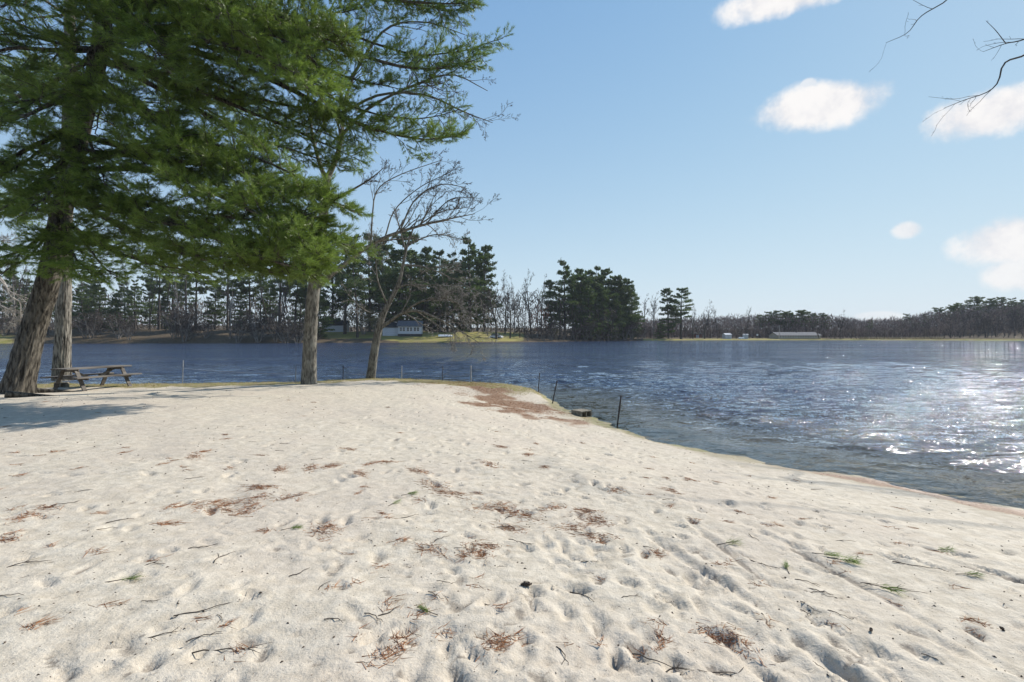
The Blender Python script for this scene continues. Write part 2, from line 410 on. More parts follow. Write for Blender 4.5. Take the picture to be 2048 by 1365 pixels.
bxs, bys, BZ, BSD = build_beach()
def beach_z(x, y):
    j = np.clip(np.searchsorted(bxs, x), 1, len(bxs) - 1); i = np.clip(np.searchsorted(bys, y), 1, len(bys) - 1)
    u = (x - bxs[j - 1]) / (bxs[j] - bxs[j - 1]); v = (y - bys[i - 1]) / (bys[i] - bys[i - 1])
    return (BZ[i - 1, j - 1] * (1 - u) + BZ[i - 1, j] * u) * (1 - v) + (BZ[i, j - 1] * (1 - u) + BZ[i, j] * u) * v

# ------------------------------------------------------------------ far land
fs = [(-900, 95), (-300, 128), (-100, 138), (0, 141), (150, 143), (350, 146), (550, 149), (620, 154), (700, 156), (800, 157), (900, 157), (1000, 161), (1050, 171), (1130, 190),
      (1200, 206), (1290, 222), (1400, 232), (1550, 236), (1700, 236), (1900, 229), (2048, 219), (2500, 195)]
FS = np.array([((p - CX) / F * y, y) for p, y in fs]); FS = np.concatenate([[[-420, 30]], FS, [[430, 150]]])
FRING = np.concatenate([FS, [[900, 150], [900, 900], [-900, 900], [-900, 30]]])
def far_h(X, Y):
    X = np.asarray(X, float); Y = np.asarray(Y, float)
    d = seg_dist(X, Y, FS); ins = inside(X, Y, FRING)
    px = CX + F * X / np.maximum(Y, 1)
    lo = sstep(1000, 1260, px); left = sstep(640, 560, px)
    h1 = .5 * sstep(0, 1.5, d) + 2.9 * sstep(0, 24, d) + .6 * sstep(15, 60, d) + left * .7 * sstep(0, 5, d)
    h2 = .45 * sstep(0, 2, d) + .5 * sstep(2, 20, d) + sstep(1700, 2100, px) * 5.5 * sstep(15, 90, d)
    h = h1 * (1 - lo) + h2 * lo + (fbm(X * .15, Y * .15, 3, 3) - .44) * .8 * sstep(2, 15, d) + 9 * sstep(150, 500, d)
    return np.where(ins, h, -np.clip(d * .3, 0, 3))
def fz(x, y): return float(far_h(np.array([x]), np.array([y]))[0])
def far_ground():
    m, N = mat_new('far_ground'); P = N.n('ShaderNodeTexCoord').outputs['Object']
    def at(n): return N.n('ShaderNodeAttribute', attribute_name=n).outputs['Fac']
    a = N.noise(P, .35, 5, .6); b = N.noise(P, 2.5, 4, .65)
    leaf = N.mix(N.ramp(b, .3, .7), (.06, .047, .03, 1), (.15, .112, .072, 1))
    lawn = N.mix(N.ramp(a, .35, .65), (.24, .22, .055, 1), (.30, .245, .11, 1))
    lawn = N.mix(N.ramp(b, .5, .75), lawn, (.19, .19, .05, 1))
    col = N.mix(N.ramp(N.math('ADD', at('lawn'), N.math('MULTIPLY', N.math('SUBTRACT', b, .5), .5)), .4, .6), leaf, lawn)
    finish(N, principled(N, col, .95, N.n('ShaderNodeBump', ins={'Strength': .5, 'Distance': .2, 'Height': b}).outputs[0], .1))
    xs = axis(-880, -130, 230, 880, 2.2, .06); ys = np.concatenate([np.arange(-60, 84, 12.), axis(85, 138, 255, 880, 2.0, .06)])
    X, Y = np.meshgrid(xs, ys); Z = far_h(X, Y); d = seg_dist(X, Y, FS); px = CX + F * X / np.maximum(Y, 1)
    lawn = sstep(600, 640, px) * sstep(1060, 1035, px) * sstep(34, 26, d) * sstep(0, 1, (d - 7 * sstep(800, 740, px)) / 2.) + sstep(1270, 1300, px) * sstep(16, 8, d) * .9 + sstep(60, 20, px) * sstep(20, 10, d) * .6
    link('ground', grid_mesh('ground', xs, ys, Z, m, {'lawn': lawn}), kind='structure')
far_ground()

# ------------------------------------------------------------------ lake
def lake():
    m, N = mat_new('lake_water')
    P = N.n('ShaderNodeTexCoord').outputs['Object']
    def at(n): return N.n('ShaderNodeAttribute', attribute_name=n).outputs['Fac']
    v1 = N.mapping(P, (.62, 1.25, 1), (0, 0, .10)); v2 = N.mapping(P, (.75, 1.3, 1), (0, 0, -.25))
    gust = N.ramp(N.noise(N.mapping(P, (.3, 1, 1)), .09, 4, .65), .35, .65)
    def pert(vec, sc, k, det):
        c = N.noise(vec, sc, det, .6, out=1)
        return N.vmath('SCALE', N.vmath('MULTIPLY', N.vmath('SUBTRACT', c, (.5, .5, .5)), (1.6, 1.45, 0)), sc=k)
    s = N.vmath('ADD', N.vmath('ADD', pert(v1, 1.7, .62, 2), pert(N.mapping(P, (.22, .8, 1), (0, 0, .08)), .9, .42, 2)), N.vmath('ADD', pert(v2, 5.5, 1.15, 3), N.vmath('ADD', pert(N.mapping(P, (.8, 1.2, 1)), 19, 1.3, 2), pert(P, 52, .8, 2))))
    s = N.vmath('SCALE', s, sc=N.math('MULTIPLY', N.math('ADD', .22, N.math('MULTIPLY', at('deep'), .78)), N.math('ADD', .6, N.math('MULTIPLY', gust, .75))))
    nor = N.vmath('NORMALIZE', N.vmath('ADD', N.n('ShaderNodeNewGeometry').outputs['Normal'], s))
    dif = N.n('ShaderNodeBsdfDiffuse', ins={'Color': N.mix(at('deep'), (.10, .078, .035, 1), (.021, .031, .060, 1))})
    tra = N.n('ShaderNodeBsdfTransparent', ins={'Color': (.80, .74, .52, 1)})
    body = N.n('ShaderNodeMixShader', ins={0: at('murk')}); N.L.new(tra.outputs[0], body.inputs[1]); N.L.new(dif.outputs[0], body.inputs[2])
    gl = N.n('ShaderNodeBsdfGlossy', ins={'Color': (.93, .95, 1.0, 1), 'Roughness': .05, 'Normal': nor})
    fr = N.n('ShaderNodeFresnel', ins={'IOR': 1.333, 'Normal': nor})
    mx = N.n('ShaderNodeMixShader', ins={0: fr.outputs[0]}); N.L.new(body.outputs[0], mx.inputs[1]); N.L.new(gl.outputs[0], mx.inputs[2])
    finish(N, mx.outputs[0])
    xs = axis(-560, -1, 17, 560, .085, .03); ys = axis(-20, 6, 25, 420, .085, .028)
    X, Y = np.meshgrid(xs, ys)
    bed = base_height(X, Y); fd = seg_dist(X, Y, FS); depth = np.clip(-bed, 0, 3)
    SX = np.gradient(xs)[None, :]; SY = np.gradient(ys)[:, None]
    r = np.random.default_rng(21); Z = np.zeros_like(X)
    for i in range(46):
        lam = .38 * (2.4 / .38) ** (r.random()); th = -math.pi / 2 + .2 + r.normal(0, .42); k = 2 * math.pi / lam
        amp = .0050 * lam ** .6 * r.uniform(.5, 1.2)
        cx, cy = math.cos(th), math.sin(th)
        att = np.clip(lam / (2.4 * np.maximum(SX * abs(cx), SY * abs(cy))) - 1, 0, 1)
        ph = k * (X * cx + Y * cy) + r.uniform(0, 6.28)
        env = .5 + vnoise(X * .25 + i, Y * .4, i * 3, i)
        w = np.sin(ph); Z += amp * att * env * (w + .25 * np.cos(2 * ph))
    near = sstep(0, .45, depth)
    Z = Z * (.12 + .88 * near)
    land = bed > .12
    me = grid_mesh('lake', xs, ys, Z, m, {'murk': np.clip(1 - np.exp(-2.2 * depth), 0, 1), 'deep': sstep(0, .6, depth)}, mask=~land & (inside(X, Y, FRING) == False) | (fd < 4))
    link('lake', me, kind='structure')
lake()

# ------------------------------------------------------------------ near trees
def catmull(P, n):
    P = np.asarray(P, float); Q = np.concatenate([[2 * P[0] - P[1]], P, [2 * P[-1] - P[-2]]])
    t = np.linspace(0, len(P) - 1 - 1e-6, n); i = t.astype(int); f = (t - i)[:, None]
    a, b, c, d = Q[i], Q[i + 1], Q[i + 2], Q[i + 3]
    return .5 * (2 * b + (c - a) * f + (2 * a - 5 * b + 4 * c - d) * f ** 2 + (3 * b - a - 3 * c + d) * f ** 3)
UP = np.array([0, 0, 1.])

def trunk_geo(P, R, n=56, m=170, ridge=.10, flare=.35, seed=0, tw=.6, buttress=5):
    """a bark-ridged trunk along P with root flare"""
    P = np.asarray(P, float); L = np.linspace(0, len(P) - 1, len(P))
    C = catmull(P, m); t = np.linspace(0, len(P) - 1, m); Rr = np.interp(t, L, R)
    s = np.concatenate([[0], np.cumsum(np.linalg.norm(np.diff(C, axis=0), axis=1))])
    a = np.arange(n) * 2 * math.pi / n; A, S = np.meshgrid(a, s)
    u = A / (2 * math.pi); per = 26
    x = u * per + S * tw
    def pn(x, y, sc, sd):           # noise that closes round the trunk
        k = round(per * sc); xx = (x * sc)
        return vnoise(np.mod(xx, k), y, sd, sd) * (1 - np.mod(xx, k) / k * 0) 
    rd = 1 - np.abs(2 * vnoise(np.cos(A) * 8 + 20 + .5 * np.sin(S * 3), np.sin(A) * 8 + 20 + S * 1.1 * .0 + .4 * np.cos(S * 2.3 + 1), seed, int(seed) + 3) - 1)
    rd2 = vnoise(np.cos(A) * 15 + 40 + .35 * np.sin(S * 7), np.sin(A) * 15 + 40 + .35 * np.cos(S * 6), seed + 9, seed)
    rd3 = vnoise(np.cos(A) * 6 + 40 + S * .3, np.sin(A) * 6 + S * 4.0, seed + 5, seed + 2)
    disp = 1 + ridge * ((rd - .5) * .9 + (rd2 - .5) * .9 + (rd3 - .5) * .7)
    disp *= 1 + flare * np.exp(-S / .35) * (.45 + .75 * np.clip(np.cos(buttress * A + seed), -.2, 1))
    g = Geo(); g.tube(C, Rr, n, True, disp); return g, C, Rr, s

class Needles:
    def __init__(s): s.c = []; s.d = []
    def add(s, c, d): s.c.append(c); s.d.append(d)
    def geo(s, rng, K, L, w, spread=.42, sag=.12):
        C = np.concatenate(s.c); D = nrm(np.concatenate(s.d)); n = len(C)
        c = np.repeat(C, K, 0); d = np.repeat(D, K, 0)
        d = nrm(d + spread * rng.normal(size=d.shape)); d[:, 2] -= sag * rng.random(len(d)); d = nrm(d)
        l = L * rng.uniform(.7, 1.15, (len(d), 1))
        a = c + d * .01 + rng.normal(size=c.shape) * .012
        g = Geo(); g.ribbons(a, a + d * l, np.full(len(a), w), rng); return g

def pine_bough(tree, ctrl, r0, rng, start=.16, sec=1.25, step=.2, K=13, nl=.165, w=.0120, nlev=.085, name='branch', mat=None, keep=1.0):
    P = catmull(ctrl, 26); L = np.linalg.norm(np.diff(P, axis=0), axis=1).sum(); m = len(P)
    P = P + np.cumsum(rng.normal(size=P.shape) * .018, 0) * np.linspace(0, 1, m)[:, None]
    wood = Geo(); wood.tube(P, np.linspace(r0, .012, m), 7)
    nd = Needles(); side = 1
    for s in np.arange(start * L, L, step):
        t = s / L; k = min(int(t * (m - 1)), m - 2); f = t * (m - 1) - k
        p = P[k] * (1 - f) + P[k + 1] * f; T = nrm(P[k + 1] - P[k])
        lat = nrm(np.cross(T, UP)); side = -side
        if rng.random() > keep: continue
        ang = rng.uniform(.6, 1.15)
        d = nrm(T * math.cos(ang) + lat * side * math.sin(ang) + UP * rng.normal(.02, .42))
        ln = sec * (1 - .55 * t) * rng.uniform(.55, 1.15) * (1 if t < .93 else .7)
        q = np.array([p, p + d * ln * .35 + UP * -.02 * ln, p + d * ln * .7 - UP * .05 * ln, p + d * ln + UP * .04 * ln])
        q[1:] += rng.normal(size=(3, 3)) * .04 * ln
        wood.tube(q, [.016, .012, .009, .005], 3, False)
        qq = catmull(q, 12)
        nt = max(3, int(ln / nlev)); side2 = 1
        for u in np.linspace(.18, 1, nt):
            side2 = -side2; kk = min(int(u * 11), 10); pp = qq[kk] + (qq[kk + 1] - qq[kk]) * (u * 11 - kk)
            TT = nrm(qq[kk + 1] - qq[kk]); lt = nrm(np.cross(TT, UP)); a2 = rng.uniform(.35, .95)
            if u > .97: a2 = .05
            dd = nrm(TT * math.cos(a2) + lt * side2 * math.sin(a2) + UP * rng.normal(.12, .22))
            l2 = rng.uniform(.16, .42) * (1.1 - .4 * u)
            e = pp + dd * l2 + UP * .03
            wood.ribbons(pp[None], e[None], [.010], rng)
            ts = np.linspace(.35, 1, max(2, int(l2 / .075)))
            nd.add(pp[None] + (e - pp)[None] * ts[:, None], np.repeat((dd + UP * .12)[None], len(ts), 0))
    b = obj(name, wood, mat or M['pine_bark'], tree)
    if nd.c: obj('foliage', nd.geo(rng, K, nl, w), M['needles'], b, smooth=False)
    return b

def near_pines():
    rng = np.random.default_rng(5)
    base = G(33, 787, .5); base[2] = .42
    t1 = thing('pine_tree', 'huge old pine with thick furrowed trunk leaning over the picnic table', 'tree', base)
    inv = -base
    def L(pts): return [W(*p) + inv for p in pts]
    tp = L([(33, 789, base[1]), (66, 660, 16.1), (97, 560, 16.05), (122, 430, 16), (160, 265, 15.9), (200, 95, 15.8), (222, -120, 15.8), (238, -420, 15.8), (246, -720, 15.8)])
    g, *_ = trunk_geo(tp, [.36, .32, .29, .255, .24, .22, .20, .14, .03], 84, 240, .13, .30, 4, .6, 4)
    obj('trunk', g, M['pine_bark'], t1)
    for k, (a, b) in enumerate([((10, 800), (120, 795)), ((40, 786), (100, 782)), ((60, 785), (170, 781))]):     # surface roots
        p0 = G(*a, .5); p1 = G(*b, .5); pts = np.array([p0, p0 * .6 + p1 * .4 + [0, .1, 0], p1]); pts[:, 2] = [gz(p[0], p[1]) + z for p, z in zip(pts, (.10, .035, -.03))]
        rg = Geo(); rg.tube(catmull(pts + inv, 12), np.linspace(.10, .03, 12), 8); obj('root', rg, M['pine_bark'], t1)
    B = [  # photo pixel, distance: each main bough
        ([(150, 330, 15.9), (330, 290, 14.6), (470, 330, 13.6), (590, 400, 13), (650, 450, 12.8)], .10, 1.5),
        ([(140, 340, 15.9), (310, 340, 14.4), (440, 390, 13.2), (560, 450, 12.6), (640, 500, 12.4)], .10, 1.5),
        ([(125, 400, 16), (270, 430, 14.6), (410, 470, 13.4), (540, 520, 12.8), (630, 550, 12.6)], .11, 1.5),
        ([(128, 385, 16), (270, 470, 15.2), (400, 515, 14.2), (500, 540, 13.6), (570, 555, 13.2)], .09, 1.3),
        ([(160, 270, 15.9), (330, 320, 15), (480, 390, 14.4), (600, 450, 14.1), (715, 490, 14)], .10, 1.5),
        ([(115, 430, 16), (200, 490, 15.4), (300, 530, 14.8), (400, 555, 14.4)], .08, 1.2),
        ([(112, 440, 16), (60, 490, 15.2), (0, 515, 14.6), (-60, 530, 14.2)], .07, 1.0),
        ([(120, 430, 16), (150, 500, 14.9), (190, 545, 14.2)], .06, 1.0),
        ([(105, 470, 16), (120, 520, 15.2), (130, 550, 14.8)], .05, .9),
        ([(170, 240, 15.9), (90, 280, 14.8), (0, 320, 14), (-110, 350, 13.6)], .10, 1.5),
        ([(150, 300, 15.9), (80, 360, 15), (0, 420, 14.4), (-80, 450, 14)], .08, 1.3),
        ([(205, 60, 15.8), (400, 105, 16.4), (560, 165, 17), (700, 235, 17.6), (830, 270, 18), (928, 256, 18.2)], .13, 1.45),
        ([(208, 40, 15.8), (420, 40, 16.4), (600, 75, 17), (770, 118, 17.6), (870, 128, 18), (962, 105, 18.2)], .12, 1.15),
        ([(215, -50, 15.8), (450, -70, 16.4), (680, -30, 17.2), (840, 0, 17.8), (955, -4, 18.2)], .12, 1.3),
        ([(190, 120, 15.8), (350, 165, 16.4), (500, 225, 17), (620, 275, 17.4), (720, 318, 17.8)], .10, 1.35),
        ([(200, 80, 15.8), (330, 70, 14.8), (470, 95, 14), (580, 140, 13.5), (650, 185, 13.3)], .10, 1.6),
        ([(205, 50, 15.8), (330, -10, 14.8), (480, 10, 14), (610, 45, 13.7), (700, 70, 13.6)], .10, 1.5),
        ([(196, 100, 15.8), (110, 100, 14.6), (20, 95, 13.8), (-90, 110, 13.3)], .10, 1.6),
        ([(185, 160, 15.8), (120, 195, 14.4), (40, 235, 13.3), (-60, 255, 12.6)], .09, 1.5),
        ([(165, 255, 15.9), (140, 330, 14.4), (100, 385, 13.4), (50, 420, 12.8)], .08, 1.3),
        ([(185, 150, 15.8), (270, 200, 14.5), (340, 255, 13.5), (390, 300, 12.9)], .08, 1.4),
        ([(208, 20, 15.8), (250, 40, 14.2), (300, 90, 13), (330, 140, 12.2)], .08, 1.4),
        ([(212, -30, 15.8), (150, -50, 14.2), (80, -20, 13), (10, 20, 12.2)], .09, 1.5),
        ([(215, -60, 15.8), (290, -60, 14.2), (380, -20, 13), (450, 30, 12.3)], .09, 1.5),
        ([(200, 95, 15.8), (290, 150, 17.4), (400, 215, 18.6), (500, 270, 19.4)], .09, 1.5),
        ([(195, 110, 15.8), (110, 160, 17.4), (20, 200, 18.8), (-80, 230, 19.8)], .09, 1.5),
        ([(150, 300, 15.9), (70, 380, 17.2), (0, 440, 18.4)], .07, 1.3),
        ([(212, -20, 15.8), (330, 0, 17), (480, 60, 18.2), (600, 120, 19)], .09, 1.5),
    ]
    for ctrl, r0, sec in B:
        pine_bough(t1, L(ctrl), r0, rng, sec=sec * (1.2 if ctrl[-1][0] < 690 else 1.4), step=.15 if ctrl[-1][2] < 15 else .145)
    B2 = [([(118, 425, 16), (100, 490, 14.9), (108, 550, 14.3)], .05, 1.0), ([(122, 420, 16), (180, 500, 15), (240, 555, 14.4)], .05, 1.0), ([(112, 450, 16), (60, 510, 15), (10, 545, 14.4)], .05, 1.0),
          ([(165, 250, 15.9), (190, 310, 14.6), (210, 370, 13.8)], .06, 1.2), ([(150, 310, 15.9), (130, 380, 14.6), (140, 450, 13.9)], .06, 1.2), ([(190, 140, 15.8), (200, 200, 14.4), (200, 270, 13.5)], .06, 1.3),
          ([(205, 50, 15.8), (190, 90, 14.4), (170, 150, 13.5)], .06, 1.3), ([(212, -20, 15.8), (220, 20, 14.2), (230, 80, 13.2)], .07, 1.4), ([(150, 330, 15.9), (220, 400, 14.8), (290, 460, 14)], .07, 1.2),
          ([(155, 300, 15.9), (400, 330, 14.6), (580, 370, 13.8), (705, 420, 13.5)], .09, 1.3),
          ([(130, 380, 16), (380, 450, 14), (550, 495, 13.2), (640, 525, 12.9)], .09, 1.3)]
    B2 += [([(200, 90, 15.8), (380, 140, 16.2), (520, 200, 16.8), (640, 225, 17.2), (760, 262, 17.6)], .09, 1.5), ([(210, 0, 15.8), (400, 20, 16.2), (560, 90, 16.8), (680, 150, 17.2), (800, 180, 17.5)], .09, 1.4),
           ([(205, 60, 15.8), (380, 60, 16), (520, 60, 16.4), (640, 30, 16.8), (720, 15, 17)], .09, 1.5), ([(195, 110, 15.8), (360, 200, 16.3), (500, 270, 16.8), (600, 300, 17.1), (690, 330, 17.4)], .09, 1.4)]
    for ctrl, r0, sec in B2: pine_bough(t1, L(ctrl), r0, rng, sec=sec, step=.15)
    for ctrl, r0, sec in B:
        if len(ctrl) > 3 and (ctrl[-1][2] < 14 or ctrl[-1][2] > 17.5) and ctrl[-1][0] != 640:
            j = rng.normal(size=2) * [22, 26]; c2 = [ctrl[0]] + [(p[0] + j[0] * i / 2 * (1 if p[0] < 620 else .4), min(p[1] + j[1] * i / 2 * (1 if p[0] < 620 else .5), 535), p[2] + .5 * (i > 0)) for i, p in enumerate(ctrl) if i]
            pine_bough(t1, L(c2), r0 * .6, rng, sec=sec * 1.1, step=.2)
    # the crown above, out of the picture's top but lighting and shading what is below
    for z in np.arange(14.5, 24, 1.1):
        c = W(228, HY - (z - ZC) / 15.8 * F, 15.8) + inv; ln = 6.2 * (1 - ((z - 13) / 12) ** 1.3) + .6
        for a in rng.uniform(0, 6.28) + np.arange(5) * 1.257:
            d = np.array([math.cos(a), math.sin(a), .12])
            pine_bough(t1, [c, c + d * ln * .5, c + d * ln + UP * .1], .06, rng, sec=1.5, step=.5, K=5, w=.02, nl=.15, nlev=.16)
    # second pine, straight trunk on the bank
    b2 = np.array([W(123, 700, 21.6)[0], 21.6, .40]); i2 = -b2
    t2 = thing('pine_tree', 'straight grey pine trunk rising on the bank behind the picnic table', 'tree', b2)
    P2 = [b2 + i2, W(126, 660, 21.6) + i2, W(128, 560, 21.6) + i2, W(132, 400, 21.6) + i2, W(138, 200, 21.7) + i2, W(140, -100, 21.7) + i2, W(140, -330, 21.7) + i2]
    g, *_ = trunk_geo(P2, [.31, .265, .25, .235, .21, .16, .04], 76, 200, .11, .22, 9, .5, 3)
    obj('trunk', g, M['grey_bark'], t2)
    for z in np.arange(12.5, 23, 1.25):
        c = W(134, HY - (z - ZC) / 21.7 * F, 21.7) + i2; ln = 5.5 * (1 - ((z - 8) / 17) ** 1.5) + .5
        for a in rng.uniform(0, 6.28) + np.arange(4) * 1.571:
            d = np.array([math.cos(a), math.sin(a), .02])
            pine_bough(t2, [c, c + d * ln * .5 + UP * .1, c + d * ln - UP * .1], .06, rng, sec=1.5, step=.42, K=6, w=.017, nl=.15, nlev=.15)
near_pines()

class Bare:
    """a leafless tree: limbs into one mesh, fine twigs into another"""
    def __init__(s, seed, sides=(9, 5, 3, 3), twig_w=.012):
        s.r = np.random.default_rng(seed); s.w = Geo(); s.ta = []; s.tb = []; s.sides = sides; s.tw = twig_w
    def limb(s, P, r0, r1, lvl, kids, maxl, ln=.5, ang=(.5, 1.1), trop=.15, start=.25):
        P = np.asarray(P, float); m = len(P); L = np.linalg.norm(np.diff(P, axis=0), axis=1).sum()
        s.w.tube(P, np.linspace(r0, r1, m), s.sides[min(lvl, len(s.sides) - 1)], lvl < 2)
        for _ in range(kids[0] if kids else 0):
            t = start + (1 - start) * s.r.random() ** .8; k = min(int(t * (m - 1)), m - 2); f = t * (m - 1) - k
            p = P[k] * (1 - f) + P[k + 1] * f; T = nrm(P[k + 1] - P[k])
            side = nrm(np.cross(T, s.r.normal(size=3))); a = s.r.uniform(*ang)
            d = nrm(T * math.cos(a) + side * math.sin(a) + UP * trop)
            l = L * ln * (1 - .45 * t) * s.r.uniform(.55, 1.15); rr = min((r0 + (r1 - r0) * t) * .5, r0 * .45)
            s.grow(p, d, l, rr, lvl + 1, kids[1:], maxl, ln, ang, trop)
    def grow(s, p, d, l, r, lvl, kids, maxl, ln, ang, trop):
        if lvl >= maxl:
            q = p; dd = d
            for j in range(2):
                dd = nrm(dd + s.r.normal(size=3) * .22 + UP * trop * .3); e = q + dd * l / 2; s.ta.append(q); s.tb.append(e); q = e
            return
        n = 6 if lvl < 2 else 4; P = [p]; dd = d
        for j in range(n):
            dd = nrm(dd + s.r.normal(size=3) * .14 + UP * trop * .25); P.append(P[-1] + dd * l / n)
        s.limb(P, r, max(r * .3, .004), lvl, kids, maxl, ln, ang, trop)
    def twigs(s, w=None):
        g = Geo(); A = np.array(s.ta); B = np.array(s.tb); g.ribbons(A, B + (B - A) * .15, np.full(len(A), w or s.tw), s.r); return g

def near_bare():
    # big bare tree beside the sand
    b = G(618, 767, .47); b[2] = gz(b[0], b[1]) - .06; Yb = b[1]
    t = thing('bare_tree', 'tall bare tree with straight grey trunk standing at the sand edge', 'tree', b)
    def L(pts): return [W(*p) - b for p in pts]
    tp = [np.zeros(3)] + L([(620, 690, Yb), (624, 620, Yb), (631, 550, Yb), (641, 480, Yb), (650, 400, Yb), (655, 352, Yb)])
    g, *_ = trunk_geo(tp, [.28, .25, .235, .215, .19, .16, .14], 48, 150, .07, .28, 2, .4, 4); obj('trunk', g, M['bare_bark'], t)
    T = Bare(7)
    kids = (9, 6, 5)
    for pts, r0, k in [([(655, 356, Yb), (672, 318, Yb), (684, 270, Yb), (690, 200, 19.5), (720, 120, 19.4), (735, 20, 19.3)], .12, (11, 7, 5)),
                       ([(654, 358, Yb), (640, 330, Yb), (622, 255, 19.9), (612, 150, 20), (600, 40, 20.2)], .10, (10, 7, 5)),
                       ([(684, 270, Yb), (740, 215, 19.4), (830, 170, 19.2), (905, 150, 19.1), (975, 182, 19)], .07, (13, 7, 5)),
                       ([(688, 225, Yb), (760, 190, 19.6), (850, 190, 19.6), (930, 225, 19.6), (985, 246, 19.6)], .06, (13, 7, 5)),
                       ([(700, 160, 19.4), (770, 60, 19.6), (850, 45, 19.8), (930, 70, 20)], .06, (11, 7, 5)),
                       ([(640, 570, Yb), (690, 528, 19.6), (755, 482, 19.4), (830, 455, 19.3), (900, 438, 19.2), (950, 428, 19.2)], .105, (13, 8, 5)),
                       ([(742, 490, 19.4), (745, 430, 19.4), (755, 380, 19.4), (800, 350, 19.4), (885, 320, 19.3)], .035, (11, 7, 4)),
                       ([(800, 462, 19.3), (830, 400, 19.5), (880, 370, 19.6), (930, 375, 19.7)], .035, (12, 8, 4)),
                       ([(852, 448, 19.3), (900, 400, 19.2), (950, 395, 19.2)], .025, (10, 7, 4)), ([(770, 475, 19.4), (790, 420, 19.6), (840, 375, 19.8), (900, 345, 20)], .03, (12, 8, 5)), ([(830, 456, 19.3), (880, 425, 19), (935, 415, 18.9)], .03, (12, 8, 5)),
                       ([(650, 405, Yb), (695, 385, 19.7), (738, 360, 19.6), (770, 334, 19.5)], .06, (8, 6, 4)),
                       ([(650, 420, Yb), (600, 380, 20), (560, 300, 20.4)], .05, (8, 6, 4))]:
        T.limb(catmull(L(pts), 14), r0, .012, 0, [int(q * 1.5) for q in k[:2]] + [k[2] + 6], 3, .34, (.35, .95), .08)
    obj('limbs', T.w, M['bare_bark'], t); obj('twigs', T.twigs(.017), M['twig'], t, smooth=False)
    # slim leaning tree with a low arching limb
    b = G(740, 756, .44); b[2] = gz(b[0], b[1]) - .06; Yb = b[1]
    t = thing('bare_tree', 'slim leaning bare tree with low limb arching out over the water', 'tree', b)
    tp = [np.zeros(3)] + L([(748, 710, Yb), (756, 665, Yb), (766, 630, Yb), (778, 606, Yb), (797, 568, Yb), (806, 530, Yb), (818, 480, Yb), (838, 430, Yb)])
    g, *_ = trunk_geo(tp, [.20, .18, .165, .14, .11, .09, .065, .04, .015], 36, 130, .08, .25, 6, .4, 3); obj('trunk', g, M['bare_bark'], t)
    T = Bare(19)
    for pts, r0, k in [([(762, 655, Yb), (780, 643, Yb), (802, 628, 22.4), (835, 622, 22.2), (880, 640, 22), (925, 665, 21.8), (958, 686, 21.7)], .10, (15, 8, 5)),
                       ([(800, 629, 22.4), (850, 600, 22), (900, 600, 21.8), (960, 640, 21.6)], .05, (14, 8, 5)),
                       ([(790, 580, Yb), (815, 570, 22.4), (870, 575, 22.2), (940, 605, 22)], .05, (13, 8, 5)),
                       ([(806, 530, Yb), (850, 535, 22.3), (910, 560, 22), (985, 600, 21.8)], .045, (13, 8, 5)),
                       ([(775, 612, Yb), (755, 560, 22.3), (750, 510, 22.2), (735, 470, 22.2)], .045, (12, 8, 5)),
                       ([(766, 625, Yb), (740, 625, 22), (715, 610, 21.5), (690, 580, 21.2)], .03, (8, 7, 4)),
                       ([(812, 505, Yb), (800, 460, 22.6), (790, 420, 22.8)], .04, (10, 7, 4)),
                       ([(815, 490, Yb), (870, 470, 22.3), (930, 480, 22)], .04, (11, 8, 4))]:
        T.limb(catmull(L(pts), 14), r0, .010, 0, [int(q * 1.45) for q in k[:2]] + [k[2] + 6], 3, .40, (.35, 1.0), .02)
    obj('limbs', T.w, M['bare_bark'], t); obj('twigs', T.twigs(.016), M['pale_twig'], t, smooth=False)
    # pale scrubby tree past the leaning pine
    b = np.array([W(-75, 760, 20.6)[0], 20.6, .40])
    t = thing('bare_tree', 'pale bare tree with crooked low branches behind the leaning pine', 'tree', b)
    tp = [np.zeros(3)] + L([(-72, 700, 20.6), (-68, 640, 20.6), (-60, 590, 20.6), (-50, 540, 20.6)])
    g, *_ = trunk_geo(tp, [.2, .15, .13, .11, .06], 30, 60, .07, .2, 3, .4, 3); obj('trunk', g, M['bare_bark'], t)
    T = Bare(29)
    for pts, r0, k in [([(-60, 590, 20.6), (-20, 545, 20.8), (8, 565, 21), (20, 592, 21), (40, 606, 21.2), (40, 640, 21.3)], .06, (12, 8, 5)),
                       ([(-66, 620, 20.6), (-30, 600, 21), (20, 620, 21.4), (70, 640, 21.8)], .05, (13, 8, 5)), ([(-50, 545, 20.6), (-20, 490, 20.9), (30, 480, 21.2)], .05, (12, 8, 5))]:
        T.limb(catmull(L(pts), 14), r0, .010, 0, [int(q * 1.45) for q in k[:2]] + [k[2] + 6], 3, .40, (.35, 1.0), .02)
    obj('limbs', T.w, M['pale_twig'], t); obj('twigs', T.twigs(.016), M['pale_twig'], t, smooth=False)
    # tree standing right of the camera whose branch tips hang into the sky
    b = np.array([22.6, 13.4, 0.]); b[2] = gz(b[0], b[1]) - .05
    t = thing('bare_tree', 'bare tree whose thin branch tips hang into the clear sky by the clouds', 'tree', b)
    tp = [np.zeros(3), [-.1, .1, 3], [-.4, .3, 6.2], [-.8, .5, 9.4], [-1.2, .7, 13]]
    g, *_ = trunk_geo(tp, [.32, .26, .21, .16, .06], 36, 80, .07, .25, 5, .4, 4); obj('trunk', g, M['bare_bark'], t)
    T = Bare(41)
    hub = np.array([-.6, .4, 7.6])
